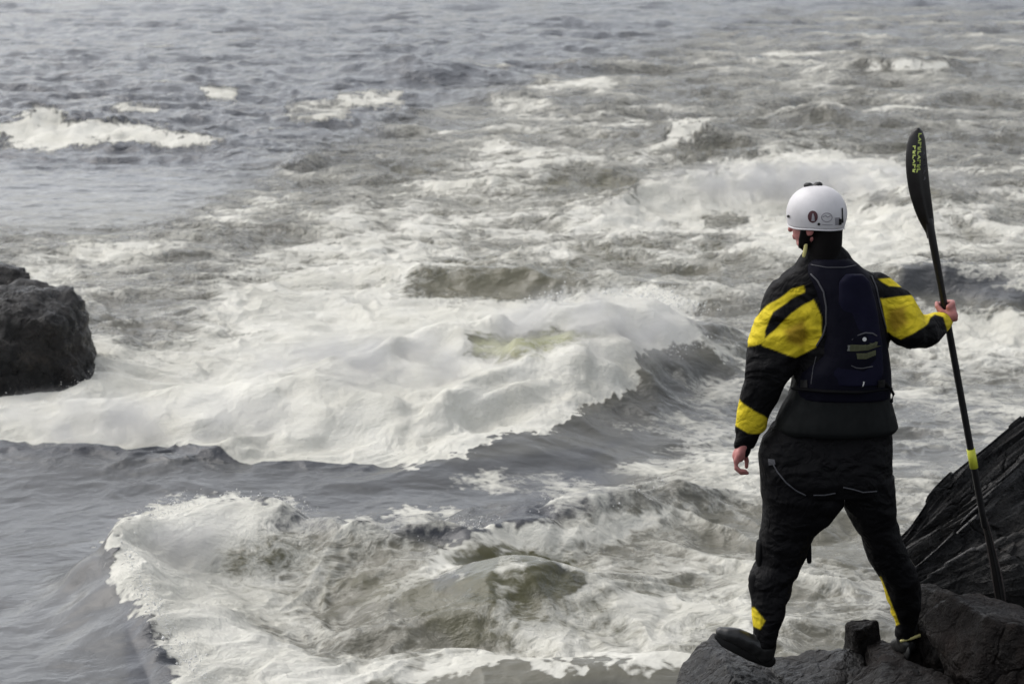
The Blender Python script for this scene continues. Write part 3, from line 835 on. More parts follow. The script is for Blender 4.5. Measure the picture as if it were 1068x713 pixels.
SKIN = simple('skin', (0.44, 0.175, 0.16), 0.5, 0.35, 60, 0.001)
BLACK = simple('black_fabric', (0.0045, 0.0045, 0.005), 0.8, 0.10, 60, 0.002)
TUNIC = simple('charcoal_neoprene', (0.007, 0.008, 0.008), 0.7, 0.14, 40, 0.002)
NAVY = simple('navy_nylon', (0.0045, 0.0045, 0.010), 0.75, 0.10, 50, 0.002)
NAVY2 = simple('bright_navy_nylon', (0.006, 0.006, 0.018), 0.7, 0.12, 50, 0.002)
HAIR = simple('black_neoprene_hood', (0.006, 0.005, 0.005), 0.8, 0.12, 80, 0.002)
RUBBER = simple('black_rubber', (0.014, 0.014, 0.014), 0.38, 0.5, 45, 0.002)
WHITE = simple('white_helmet_shell', (0.62, 0.605, 0.615), 0.4, 0.35)
DKPL = simple('black_plastic', (0.010, 0.010, 0.010), 0.45, 0.4)
GREYP = simple('grey_piping_cord', (0.075, 0.075, 0.082), 0.6, 0.3)
OLIVE = simple('olive_print', (0.075, 0.078, 0.042), 0.7, 0.2)
PALE = simple('pale_print', (0.16, 0.165, 0.15), 0.7, 0.2)
PALE2 = simple('dull_green_print', (0.085, 0.09, 0.05), 0.7, 0.2)
TAGW = simple('white_tag', (0.62, 0.62, 0.60), 0.6, 0.3)
MAROON = simple('maroon_print', (0.085, 0.035, 0.04), 0.5, 0.3)
GREYINK = simple('grey_ink', (0.30, 0.29, 0.31), 0.5, 0.3)
YEL = simple('yellow_green_tape', (0.58, 0.60, 0.06), 0.5, 0.3)
PALEY = simple('pale_yellow_trim', (0.55, 0.50, 0.20), 0.6, 0.3)

def suit_material(name):
    m, nt, b = new_mat(name)
    co = objco(nt)
    y = attr(nt, 'yellow'); d = attr(nt, 'fold_shade')
    nn = noise(nt, co, 16.0, 4.0, 0.6)
    yc = mixc(nt, nn, (0.56, 0.43, 0.016), (0.74, 0.60, 0.036))
    yc = mixc(nt, d, yc, (0.30, 0.185, 0.018))  # shading of the folds painted in as orange-brown
    bc = mixc(nt, nn, (0.0032, 0.0032, 0.0036), (0.0062, 0.0058, 0.0068))
    nt.links.new(mixc(nt, y, bc, yc), b.inputs['Base Color'])
    b.inputs['Roughness'].default_value = 0.68; b.inputs['Specular IOR Level'].default_value = 0.12
    h = math_node(nt, 'ADD', math_node(nt, 'MULTIPLY', noise(nt, co, 60.0, 3.0, 0.5), 0.3), math_node(nt, 'MULTIPLY', noise(nt, scaled(nt, co, (1.0, 1.0, 1.6)), 5.0, 2.0, 0.45, 1.2), 4.0))
    h = math_node(nt, 'ADD', h, math_node(nt, 'MULTIPLY', noise(nt, co, 12.0, 2.0, 0.5, 2.0), 1.4))
    bump(nt, b, h, 0.8, 0.012)
    return m
SUIT = suit_material('drysuit_fabric')

# ---------------------------------------------------------------- body (one continuous figure)
HC = V(850, 226, 9.0)                      # centre of the skull
yaw = R(57)                                 # the head looks away and to the left
HM = Matrix.Rotation(yaw, 3, 'Z') @ Matrix.Rotation(R(-4), 3, 'X')
def HL(x, y, z): return HC + HM @ Vector((x, y, z))   # head space: +Y is where the nose points

S_L, E_L, W_L = V(826, 308, 9.0), V(800, 388, 8.97), V(776, 461, 9.0)
S_R, E_R, W_R = V(914, 302, 9.0), V(952, 350, 8.95), V(984, 335, 9.11)
H_L, K_L, A_L = V(838, 500, 9.0), V(812, 592, 9.06), V(799, 664, 8.99)
H_R, K_R, A_R = V(902, 498, 9.02), V(932, 588, 9.12), V(946, 660, 9.26)
# the paddle's shaft
SH0, SH1 = V(970, 236, 9.10), V(1027, 548, 9.19)
def on_shaft(v):
    t = (v - 236) / (548 - 236); return SH0.lerp(SH1, t)
ax = (SH0 - SH1).normalized()
fw = Vector((0, 1, 0)); fw = (fw - ax * fw.dot(ax)).normalized(); rt = fw.cross(ax).normalized()
G_ = on_shaft(323)

b = Shape()
b.ell(HL(0, -0.012, 0.020), 0.076, 0.098, 0.094, HM)                 # cranium
b.ell(HL(0, 0.022, -0.055), 0.060, 0.072, 0.062, HM)                 # face
b.ell(HL(0, 0.052, -0.100), 0.034, 0.030, 0.024, HM)                 # chin
b.limb([(HL(-0.052, -0.005, -0.075), 0.016), (HL(-0.030, 0.05, -0.103), 0.016)])
b.limb([(HL(0.052, -0.005, -0.075), 0.016), (HL(0.030, 0.05, -0.103), 0.016)])
b.limb([(HL(0, 0.090, -0.022), 0.009), (HL(0, 0.108, -0.050), 0.012)], n=10)        # nose
b.limb([(HL(-0.034, 0.083, -0.010), 0.010), (HL(0.034, 0.083, -0.010), 0.010)], n=10)   # brow
b.limb([(HL(-0.020, 0.086, -0.074), 0.006), (HL(0.0, 0.094, -0.073), 0.007), (HL(0.020, 0.086, -0.074), 0.006)], n=8)
b.limb([(HL(-0.017, 0.085, -0.083), 0.006), (HL(0.0, 0.092, -0.084), 0.0075), (HL(0.017, 0.085, -0.083), 0.006)], n=8)
for sx in (-1, 1): b.ell(HL(sx * 0.078, -0.012, -0.038), 0.010, 0.020, 0.032, HM, 12)   # ears
nk = V(858, 290, 9.0)
b.limb([(HL(0, -0.02, -0.06), 0.058), (HL(0, -0.035, -0.12), 0.056), (nk, 0.07)])
b.loft([(838, 880, 280, 9.0, .08), (818, 916, 292, 9.0, .10), (818, 920, 320, 9.0, .115), (832, 918, 370, 9.0, .105), (830, 920, 420, 9.0, .10),
        (814, 920, 460, 9.0, .115), (810, 920, 490, 9.0, .10)])
for S_, E_, W_ in ((S_L, E_L, W_L), (S_R, E_R, W_R)):
    b.limb([(S_, .056), (S_.lerp(E_, .5), .047), (E_, .042), (E_.lerp(W_, .3), .044), (W_, .028)])
for H_, K_, A_ in ((H_L, K_L, A_L), (H_R, K_R, A_R)):
    b.limb([(H_, .080), (H_.lerp(K_, .5), .065), (K_, .047), (K_.lerp(A_, .35), .045), (A_, .032)])
b.limb([(A_L, .036), (V(796, 677, 8.98), .034), (V(772, 667, 8.98), .030), (V(757, 661, 8.99), .022)])
b.limb([(A_R, .036), (V(946, 669, 9.26), .034), (V(938, 672, 9.36), .030), (V(934, 674, 9.44), .022)])
# left hand: hangs relaxed, back of the hand outward, fingers spread in depth and curled in
def Hq(u, v, y): return V(u, v, y)
b.limb([(Hq(776, 461, 9.0), .026), (Hq(773.5, 468, 9.0), .025), (Hq(770.5, 475, 9.0), .027)], flat=1.35, fax=(0, 1, 0))
b.limb([(Hq(770.8, 472, 8.975), .015), (Hq(768.5, 481, 8.970), .012)]); b.limb([(Hq(771, 472, 9.02), .015), (Hq(768.5, 481, 9.028), .012)])
for k, (dy, ln) in enumerate(((-0.033, .82), (-0.011, .95), (0.011, 1.0), (0.033, .9))):
    y0 = 9.0 + dy
    b.limb([(Hq(770.5, 474, y0), .0120), (Hq(767.3, 480.5, y0), .0108), (Hq(767.3 + 0.5, 480.5 + 8 * ln, y0), .0096),
            (Hq(767.5 + 5.5 * ln, 480.5 + 12.5 * ln, y0), .0088), (Hq(767.5 + 12 * ln, 480.5 + 12.6 * ln, y0), .0076)], n=10)
b.limb([(Hq(773, 469, 9.02), .014), (Hq(777.2, 475, 9.035), .0115), (Hq(779.0, 481, 9.035), .0100), (Hq(778.6, 486.5, 9.03), .0086)], n=10)
# right hand: closed round the shaft
pc = G_ - fw * 0.030 + rt * 0.012
b.limb([(W_R, .027), (W_R.lerp(pc, .55), .026), (pc - ax * .012 + rt * .004, .026)])
for k in range(4):
    o_ = 0.031 - 0.0205 * k; ln = (0.93, 1.0, 0.96, 0.84)[k]
    q = G_ + ax * o_
    b.limb([(pc + ax * o_ * 0.8, .0135), (q + rt * 0.030 - fw * 0.020, .0125), (q + rt * (0.036) + fw * 0.006, .0110), (q + rt * 0.016 + fw * 0.030 * ln, .0100),
            (q - rt * 0.012 * ln + fw * 0.029, .0092), (q - rt * 0.026 * ln + fw * 0.012, .0080)], n=10)
b.limb([(pc - ax * 0.014 - rt * 0.006, .016), (G_ - rt * 0.020 - fw * 0.022 + ax * 0.012, .0125), (G_ - rt * 0.030 - fw * 0.006 + ax * 0.032, .0105), (G_ - rt * 0.026 + fw * 0.014 + ax * 0.040, .0090)], n=10)
body_me = remeshed(b, 'body', 0.0040, 3, 0.45)
body = put('body', body_me, SKIN, person)

# eyes
EYE = simple('eye_white', (0.6, 0.58, 0.55), 0.25, 0.5); IRIS = simple('brown_iris', (0.03, 0.018, 0.01), 0.2, 0.5)
for sx in (-1, 1):
    s = Shape(); s.ell(HL(sx * 0.030, 0.078, -0.026), .0115, .0115, .0115, HM, 14); e = put('eye', s.mesh('eye'), EYE, person)
    s = Shape(); s.ell(HL(sx * 0.030, 0.0875, -0.026), .0048, .0024, .0048, HM, 10); put('iris', s.mesh('iris'), IRIS, e)

# ---------------------------------------------------------------- hood under the helmet
s = Shape()
s.ell(HL(0, -0.022, 0.004), 0.086, 0.098, 0.100, HM)
s.limb([(HL(0, -0.045, -0.050), .066), (HL(0, -0.045, -0.098), .062), (V(858, 276, 8.99), .070)])
s.limb([(HL(-0.06, 0.005, -0.045), .028), (HL(-0.052, 0.018, -0.09), .022)]); s.limb([(HL(0.06, 0.005, -0.045), .028), (HL(0.052, 0.018, -0.09), .022)])
put('hood', remeshed(s, 'hood', .006, 3), HAIR, person)

# ---------------------------------------------------------------- drysuit jacket
def folds(amp, seed, sc=(5, 5, 9)):
    """long soft folds: strong round elbows, waist and knees, faint elsewhere"""
    sc = np.array(sc, float)
    J = [np.array(j) for j in (E_L, E_R, K_L, K_R, A_L, A_R, V(850, 440, 9.0), V(836, 345, 8.9), V(936, 335, 8.9), V(878, 520, 9.0), W_L)]
    def w(co):
        near_ = sum(np.exp(-(np.linalg.norm(co - j, axis=1) / 0.15) ** 2) for j in J)
        q = (co - np.array(ROOT)) * sc
        q = q + 0.7 * np.stack([n3(q * 0.45, seed + 20), n3(q * 0.45, seed + 21), n3(q * 0.45, seed + 22)], 1)
        r = 1 - np.sqrt(n3(q, seed) ** 2 + 0.02) * 2.0
        r2 = 1 - np.sqrt(n3(q * 1.9, seed + 1) ** 2 + 0.02) * 2.0
        k = 0.45 + 0.9 * np.clip(near_, 0, 1.2)
        return k * (amp * (r - 0.3) + amp * 0.28 * (r2 - 0.3))
    return w

s = Shape()
s.loft([(841, 877, 256, 9.0, .062), (838, 884, 263, 9.0, .07), (833, 889, 270, 9.0, .078), (828, 898, 278, 9.0, .088), (815, 914, 287, 9.0, .102), (807, 928, 298, 9.0, .118),
        (808, 930, 318, 9.0, .128), (824, 928, 345, 9.0, .13), (826, 925, 380, 9.0, .125), (822, 926, 412, 9.0, .125), (820, 926, 426, 9.0, .125)])
s.loft([(822, 846, 288, 9.0, .05), (806, 850, 294, 9.0, .075), (798, 852, 306, 9.0, .088), (792, 854, 324, 8.99, .095), (783, 852, 345, 8.98, .098),
        (779, 842, 366, 8.97, .092), (777, 826, 388, 8.965, .085), (774, 814, 410, 8.97, .072), (769, 803, 430, 8.985, .062), (768, 797, 447, 8.995, .052),
        (767, 787, 460, 9.0, .036), (767, 785, 466, 9.0, .032)], e=2.1)
s.limb([(V(914, 303, 9.0), .072), (V(930, 318, 8.99), .082), (V(946, 340, 8.965), .079), (V(953, 349, 8.955), .076), (V(963, 346, 8.99), .068), (V(976, 339, 9.05), .050), (V(984, 335, 9.10), .036)])
jk = remeshed(s, 'drysuit_jacket', .0055, 5, .5, folds(.013, 3))
co = co_of(jk); ju_, jv_ = project(co[:, 0], co[:, 1], co[:, 2])
wob = 1.6 * n3(co * 14, 5); ju2 = ju_ + wob; jv2 = jv_ + 1.6 * n3(co * 14, 6)
ypolys = [
    [(839, 298), (826, 302), (800, 319), (781, 338), (770, 341), (770, 362), (780, 361), (797, 357), (798, 344), (806, 326), (824, 313), (840, 304)],
    [(848, 313), (838, 318), (826, 326), (809, 343), (795, 354), (795, 360), (812, 366), (830, 373), (850, 363), (858, 350), (856, 330)],
    [(916, 291), (930, 290.5), (943, 288), (950, 298), (928, 299)],
    [(918, 311), (935, 310), (949, 308), (960, 308), (979, 324), (997, 330), (1000, 352), (991, 350), (984, 331), (974, 328), (962, 342), (940, 354), (926, 346), (922, 325)],
    [(764, 410), (772, 417), (785, 427), (800, 436), (806, 440), (797, 452), (780, 451), (768, 444), (760, 440)],
]
yl = np.zeros(len(co))
for poly in ypolys: yl = np.maximum(yl, 1 - sstep(-0.9, 0.9, polydist(ju2, jv2, poly)))
fold_shade = np.zeros(len(co))  # where fold shade is put into the yellow
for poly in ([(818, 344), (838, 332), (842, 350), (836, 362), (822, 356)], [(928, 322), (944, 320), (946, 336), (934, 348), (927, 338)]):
    fold_shade = np.maximum(fold_shade, 1 - sstep(-4, 4, polydist(ju2, jv2, poly)))
add_attr(jk, 'yellow', yl); add_attr(jk, 'fold_shade', fold_shade * 0.85)
jbvh = bvh_of(jk)
jacket = put('drysuit_jacket', jk, SUIT, person, 'black jacket with yellow shoulder stripes and a yellow band on the forearm')
s = Shape(); s.limb([(V(767 + 9, 466, 9.0), .030), (V(775.5, 470, 9.0), .0285)]); put('cuff', remeshed(s, 'cuff', .004, 2), BLACK, jacket)
s = Shape(); s.limb([(V(984, 335, 9.10), .034), (V(987, 332.5, 9.115), .031)]); put('cuff', remeshed(s, 'cuff', .004, 2), YEL, jacket, 'yellow cuff at the hand that holds the paddle')
s = Shape(); s.limb([(HL(-0.063, 0.012, -0.100), .007), (HL(-0.066, 0.016, -0.125), .008), (HL(-0.07, 0.02, -0.145), .007)], n=8); put('neck_tab', s.mesh('neck_tab'), PALEY, jacket)

# ---------------------------------------------------------------- trousers
s = Shape()
s.loft([(824, 924, 425, 9.0, .12), (808, 930, 440, 9.0, .125), (794, 932, 456, 9.0, .135), (790, 932, 475, 8.99, .148), (790, 932, 498, 8.99, .148), (794, 931, 512, 9.0, .13)], e=2.5)
s.loft([(791, 872, 495, 9.0, .14), (793, 874, 518, 9.01, .135), (795, 866, 535, 9.03, .125), (792, 850, 557, 9.05, .115), (789, 839, 585, 9.06, .098), (780, 829, 604, 9.05, .092),
        (783, 821, 630, 9.02, .078), (786, 813, 655, 8.995, .058), (788, 810, 672, 8.99, .052)])
s.loft([(876, 933, 495, 9.01, .135), (879, 934, 520, 9.03, .125), (884, 936, 540, 9.05, .118), (897, 939, 558, 9.08, .108), (905, 948, 581, 9.11, .096), (914, 960, 600, 9.14, .092),
        (921, 961, 614, 9.17, .082), (928, 960, 632, 9.21, .070), (933, 956, 651, 9.24, .056), (934, 956, 664, 9.25, .05)])
# the seat of the suit hangs low between the legs
s.limb([(V(858, 520, 8.97), .085), (V(850, 540, 8.98), .06), (V(846, 551, 9.0), .035)])
tr = remeshed(s, 'drysuit_trousers', .0055, 5, .5, folds(.011, 8))
co = co_of(tr); tu, tv = project(co[:, 0], co[:, 1], co[:, 2])
yl = np.zeros(len(co))
for poly in ([(770, 634), (787, 633), (798, 647), (793, 656), (770, 646)], [(905, 600), (919, 601), (928, 624), (938, 650), (930, 654), (922, 632)]):
    yl = np.maximum(yl, 1 - sstep(-0.8, 0.8, polydist(tu, tv, poly)))
add_attr(tr, 'yellow', yl); add_attr(tr, 'fold_shade', 0 * yl + 0.05)
tbvh = bvh_of(tr)
trousers = put('drysuit_trousers', tr, SUIT, person, 'black trousers with a yellow patch on each shin')
piping('seat_piping', [(802, 481), (806, 483), (811, 492), (820, 503), (830, 511), (840, 516)], tbvh, .0028, GREYP, trousers)
piping('seat_piping', [(849, 516), (860, 516), (871, 514)], tbvh, .0026, GREYP, trousers)
piping('seat_piping', [(880, 508), (890, 510), (900, 513), (914, 512)], tbvh, .0028, GREYP, trousers)
decal('fly_tab', [(801, 478), (808, 479), (809, 484), (802, 485)], tbvh, GREYP, trousers)
s = Shape(); s.limb([(V(843, 556, 9.03), .010), (V(843.5, 572, 9.02), .011), (V(844, 585, 9.02), .010)], flat=.4, fax=(0, 1, 0)); put('strap_end', s.mesh('strap_end'), BLACK, trousers)
s = Shape(); s.limb([(V(793, 566, 9.04), .016), (V(792, 582, 9.04), .017), (V(793, 592, 9.04), .012)], flat=2.2, fax=(0, 1, 0)); put('thigh_pocket', s.mesh('thigh_pocket'), BLACK, trousers)
s = Shape(); s.limb([(V(787, 603, 9.03), .026), (V(788, 616, 9.02), .024), (V(789, 632, 9.01), .014)], flat=1.6, fax=(0, 1, 0)); put('knee_patch', s.mesh('knee_patch'), BLACK, trousers)

# ---------------------------------------------------------------- tunic skirt below the vest
s = Shape()
s.loft([(828, 924, 396, 8.99, .13), (824, 928, 408, 8.99, .138), (815, 932, 422, 8.99, .148), (808, 936, 436, 8.99, .158), (806, 938, 444, 8.99, .160), (810, 934, 449, 8.99, .150)], e=2.4)
put('tunic_skirt', remeshed(s, 'tunic_skirt', .006, 4, .5, folds(.005, 13, (9, 9, 3))), TUNIC, person)

# ---------------------------------------------------------------- life vest
s = Shape()
s.loft([(846, 884, 268, 8.985, .095), (840, 894, 274, 8.985, .105), (838, 905, 284, 8.985, .125), (842, 912, 296, 8.985, .145), (849, 917, 320, 8.985, .160), (853, 922, 345, 8.985, .166),
        (850, 926, 366, 8.985, .166), (832, 929, 384, 8.985, .160), (827, 930, 402, 8.985, .150), (828, 929, 412, 8.985, .142)], e=2.8)
vest_me = remeshed(s, 'life_vest', .006, 5, .5, folds(.0035, 17, (10, 10, 6)))
vest = put('life_vest', vest_me, NAVY, person)
s = Shape()
rr = []
for (ul, ur, v) in ((882, 900, 286), (875, 908, 294), (872, 914, 315), (873, 919, 345), (868, 922, 372), (862, 922, 390), (870, 916, 402)):
    rr.append((ul, ur, v, 8.845, .022))
s.loft(rr, e=2.2)
pan_me = remeshed(s, 'back_panel', .005, 5, .5, folds(.0025, 19, (9, 9, 9)))
pbvh = bvh_of(pan_me)
panel = put('back_panel', pan_me, NAVY2, vest)
vb = BVHTree.FromObject if False else None
allb = Shape()
def joined_bvh(ms):
    vs_, fs = [], []
    for m_, off in ms:
        o = len(vs_); vs_ += [tuple(v.co + off) for v in m_.vertices]; fs += [tuple(i + o for i in p.vertices) for p in m_.polygons]
    return BVHTree.FromPolygons(vs_, fs)
vbvh = joined_bvh([(vest_me, ROOT), (pan_me, ROOT), (jacket.data, ROOT)])
piping('shoulder_piping', [(846, 286), (853, 293), (859, 304), (862, 320), (862, 338), (858, 350), (852, 360)], vbvh, .0035, GREYP, vest)
piping('shoulder_piping', [(909, 288), (914, 300), (918, 320), (924, 342)], vbvh, .0030, GREYP, vest)
piping('seam', [(851, 372), (848, 385), (846, 400)], vbvh, .002, GREYP, vest)
piping('seam', [(846, 276), (862, 279), (880, 279), (897, 276)], vbvh, .002, GREYP, vest)
decal('strap_slider', [(836, 396), (843, 396), (843, 404), (836, 404)], vbvh, DKPL, vest, .006)
decal('strap_slider', [(915, 396), (922, 395.5), (922, 403), (915, 404)], vbvh, DKPL, vest, .006)
piping('badge_arc', [(888.5, 354), (893, 350), (902.6, 347), (910, 347.5), (914, 350)], pbvh, .0030, GREYP, vest)
piping('badge_arc', [(888, 381), (893, 383.5), (899, 384), (910, 382)], pbvh, .0022, GREYP, vest)
decal('badge_dot', ellipse(901.5, 353.5, 2.2, 2.2, 12), pbvh, TAGW, vest, .004)
decal('badge_band', [(884, 360), (888, 359), (904, 359.5), (920, 354), (919, 360), (905, 365), (892, 366), (886, 366)], pbvh, OLIVE, vest, .0055)
decal('badge_band', [(893, 368), (903, 368), (913, 364.5), (913, 370), (903, 374), (894, 374)], pbvh, OLIVE, vest, .0055)
for k, (u_, v_, w_, h_) in enumerate(((885, 362.5, 3.4, 6), (891, 362.2, 3, 5), (896.5, 362, 3, 5), (902, 361.3, 3, 5), (907.5, 359.6, 3, 4.6), (912.5, 358, 2.6, 4.4), (895, 371, 2.6, 4), (900, 370.8, 2.6, 4), (905.5, 369.4, 2.8, 4))):
    decal('badge_letter', [(u_ - w_ / 2 + .6, v_ - h_ / 2), (u_ + w_ / 2, v_ - h_ / 2), (u_ + w_ / 2 - .8, v_), (u_ + w_ / 2 - .6, v_ + h_ / 2), (u_ - w_ / 2, v_ + h_ / 2), (u_ - w_ / 2 + 1.0, v_)], pbvh, PALE if k == 0 else PALE2, vest, .008)
decal('zip_tag', [(900, 397.5), (902, 398), (900.5, 404.5), (898, 404)], pbvh, TAGW, vest, .004)
s = Shape(); s.limb([(V(922, 398, 8.86), .006), (V(928, 404, 8.87), .006), (V(932, 411, 8.88), .006), (V(930, 418, 8.87), .007)], n=8); put('strap_end', s.mesh('strap_end'), BLACK, vest)
s = Shape(); s.limb([(V(828, 405, 8.88), .012), (V(860, 408, 8.835), .013), (V(895, 409, 8.825), .013), (V(928, 405, 8.88), .012)], flat=.5, fax=(0, 0, 1)); put('waist_belt', s.mesh('waist_belt'), BLACK, vest)

# ---------------------------------------------------------------- helmet
def shell(scale, name, zcut):
    s = Shape(); rings = []; n = 56
    for k in range(0, 20):
        t = k / 19
        ring = []
        for i in range(n):
            a = 2 * math.pi * i / n
            # the rim runs lower at the back and over the ears, higher over the face
            yf = math.sin(a)
            low = -0.060 + 0.020 * max(0, yf) ** 2 - 0.004 * max(0, -yf) + 0.006 * abs(math.cos(a)) ** 4
            pl = math.asin(max(-1, low / 0.114)) * (1 - t) + (math.pi / 2 - 0.03) * t
            r = math.cos(pl) ** 0.92
            flare = 1 + 0.035 * max(0, 1 - t * 9)
            ring.append(HL(0.107 * r * math.cos(a) * scale * flare, (0.126 * r * math.sin(a) - 0.008) * scale * flare, 0.002 + (0.012 + 0.114 * math.sin(pl)) * scale))
        rings.append(ring)
    return rings
ro = shell(0.965, 'o', 0); ri = shell(0.90, 'i', 0)
s = Shape(); s.rings(ri[::-1][:-1] + [ri[0]] + ro, cap=True)
helm_me = s.mesh('helmet'); hb = bvh_of(helm_me)
helmet = put('helmet', helm_me, WHITE, person)
s = Shape(); rim = [p.copy() for p in ro[0]]
n_ = len(rim); rg_ = []
for i in range(n_ + 1):
    rg_.append((rim[i % n_], .0035))
s.limb(rg_, n=8, caps=False); put('rim', s.mesh('rim'), WHITE, helmet)
s = Shape(); s.ell(HL(-.004, 0.022, 0.123), .016, .020, .012, HM, 12); s.ell(HL(0.004, -0.016, 0.124), .016, .020, .013, HM, 12); s.ell(HL(0, 0, 0.118), .024, .036, .008, HM, 12)
put('vent_cap', remeshed(s, 'vent_cap', .003, 2), DKPL, helmet)
decal('round_sticker', ellipse(847.8, 226, 5.2, 6.3, 20), hb, MAROON, helmet, .0015)
decal('sticker_mark', [(846.4, 230.5), (847.3, 223.5), (848.3, 222), (849.6, 226), (850, 230.5)], hb, GREYINK, helmet, .0035)
piping('sticker_outline', [(p[0], p[1]) for p in ellipse(862.3, 226.6, 5.6, 4.6, 14)] + [(867.9, 226.6)], hb, .0016, GREYINK, helmet)
piping('sticker_outline', [(858.5, 226), (861, 224.5), (863, 226.5), (866, 225)], hb, .0016, GREYINK, helmet)
piping('sticker_outline', [(858, 234), (862, 234.4), (868, 234.3)], hb, .0016, GREYINK, helmet)
decal('square_sticker', [(870.5, 227), (876, 226.6), (877, 234.5), (871, 235)], hb, GREYINK, helmet, .0015)
decal('sticker_mark', [(874.5, 228), (877, 228), (877.3, 234), (874.7, 234.5)], hb, DKPL, helmet, .003)
decal('rear_clip', [(877.3, 217), (878.6, 217), (879.2, 232), (877.2, 232.5)], hb, DKPL, helmet, .003)
for (u_, v_) in ((854.1, 233.6), (822.8, 225.6)): decal('rivet', ellipse(u_, v_, 1.5, 1.5, 10), hb, DKPL, helmet, .003)
for sx in (-1, 1):
    s = Shape(); s.limb([(HL(sx * .088, 0.012, -0.044), .009), (HL(sx * .074, 0.028, -0.080), .009), (HL(sx * .045, 0.045, -0.116), .009), (HL(0, 0.055, -0.128), .009)], flat=.4)
    put('chin_strap', s.mesh('chin_strap'), DKPL, helmet)

# ---------------------------------------------------------------- boots
s = Shape()
s.limb([(V(800, 655, 8.99), .046), (V(799, 668, 8.985), .044), (V(798, 680, 8.98), .040)])
s.limb([(V(799, 681, 8.98), .036), (V(784, 671, 8.975), .041), (V(768, 663, 8.975), .038), (V(758, 660.5, 8.98), .033), (V(753, 659, 8.985), .026)], flat=.9)
boot = put('boot', remeshed(s, 'boot', .005, 4, .5, folds(.003, 23, (14, 14, 14))), RUBBER, person)
s = Shape(); s.limb([(V(802, 689, 8.98), .028), (V(786, 681.5, 8.975), .034), (V(768, 672.5, 8.975), .034), (V(756, 667, 8.98), .030), (V(749.5, 663.5, 8.985), .018)], flat=.34, fax=(0, 1, 0))
put('sole', s.mesh('sole'), DKPL, boot)
s = Shape()
s.limb([(V(946, 655, 9.25), .046), (V(946, 668, 9.26), .044)])
s.limb([(V(947, 672, 9.24), .038), (V(942, 672, 9.31), .040), (V(937, 673, 9.40), .036), (V(935, 674, 9.46), .026)], flat=.9)
boot2 = put('boot', remeshed(s, 'boot', .005, 4, .5, folds(.003, 24, (14, 14, 14))), RUBBER, person)
s = Shape(); s.limb([(V(947, 679, 9.22), .034), (V(942, 680, 9.31), .036), (V(936, 681, 9.42), .030)], flat=.35, fax=(1, 0, 0))
put('sole', s.mesh('sole'), DKPL, boot2)
s = Shape(); s.limb([(V(940, 668, 9.20), .006), (V(950, 665.5, 9.195), .007), (V(960, 662, 9.22), .007)], n=8); put('heel_trim', s.mesh('heel_trim'), PALEY, boot2)

# ================================================================== THE PADDLE
PROOT = on_shaft(480)
paddle = bpy.data.objects.new('kayak_paddle', None); COL.objects.link(paddle); paddle.location = PROOT
tag(paddle, 'black double-bladed kayak paddle held upright in the right hand, yellow tape on its shaft', 'paddle')
SHAFT = simple('black_carbon', (0.010, 0.0095, 0.010), 0.42, 0.35)
BLADE = simple('black_blade_carbon', (0.011, 0.0095, 0.009), 0.4, 0.4)
BLADE2 = simple('dull_black_blade', (0.006, 0.0055, 0.0055), 0.65, 0.15)
EDGE = simple('scuffed_grey_edge', (0.075, 0.062, 0.058), 0.6, 0.3)
LETTER = simple('yellow_green_lettering', (0.42, 0.50, 0.13), 0.5, 0.3)
s = Shape(); s.limb([(SH0 + ax * .02, .0165), (on_shaft(262), .0155), (on_shaft(300), .0140), (on_shaft(420), .0140), (on_shaft(530), .0140), (SH1, .013)], n=18)
shaft = put('shaft', s.mesh('shaft'), SHAFT, paddle)
s = Shape(); s.limb([(on_shaft(466), .0172), (on_shaft(486), .0172)], n=18, caps=False); put('tape', s.mesh('tape'), YEL, shaft)

def blade(rows, yfun, name, curve, th=0.006, nn=14):
    """rows of (u_left, u_right, v): blade outline; curved face with a raised spine"""
    F1, F2 = [], []
    for (ul, ur, v) in rows:
        y = yfun(v); a, b_ = [], []
        for i in range(nn):
            t = i / (nn - 1); c = (t - .5) * 2
            p = V(ul + (ur - ul) * t, v, y)
            d = curve * c * c - 0.008 * math.exp(-(c / .18) ** 2) * min(1, max(0, (v - rows[0][2]) / 80))
            e_ = th * (1 - 0.75 * c ** 4)
            a.append(Vector((p.x, p.y + d - e_ / 2, p.z))); b_.append(Vector((p.x, p.y + d + e_ / 2, p.z)))
        F1.append(a); F2.append(b_)
    s = Shape(); s.rings([a + b_[::-1] for a, b_ in zip(F1, F2)])
    return s
ub = [(955.5, 959.5, 133.6), (951.5, 963.2, 137.5), (948.4, 965, 144), (946.2, 966.2, 152), (945.3, 967, 162), (945.2, 968, 172), (945.8, 969, 182), (947.4, 970.3, 194),
      (950, 971.8, 206), (953.8, 973.3, 218), (958.2, 974.6, 229), (963, 975.3, 238), (966.2, 975.2, 243.5), (967.5, 974.6, 249)]
yb = lambda v: 9.10 - 0.02 * math.sin((v - 134) / 110 * math.pi)
ubm = blade(ub, yb, 'blade', .012).mesh('blade'); ubv = bvh_of(ubm)
bl = put('blade', ubm, BLADE, paddle)
rnd = random.Random(5)
def glyph(cu, cv, w, h, k):
    # small upright strokes standing in a column, like letters turned on their side
    sh = [[(0, 0), (1, 0), (1, .3), (.3, .3), (.3, 1), (0, 1)], [(0, 0), (.4, 0), (1, .5), (.4, 1), (0, 1), (.5, .5)], [(0, 0), (1, 0), (1, 1), (.7, 1), (.7, .35), (0, .35)],
          [(0, .1), (1, 0), (1, .35), (.4, .5), (1, .8), (.9, 1), (0, .8)]][k % 4]
    return [(cu + (x - .5) * w - (y - .5) * .6, cv + (y - .5) * h) for x, y in sh]
for k in range(9):
    t = k / 8; decal('letter', glyph(959.2 - 1.4 * t, 141 + 37 * t, 3.6 - 0.4 * (k == 0), 4.0, k), ubv, LETTER, bl, .0016, rings=1)
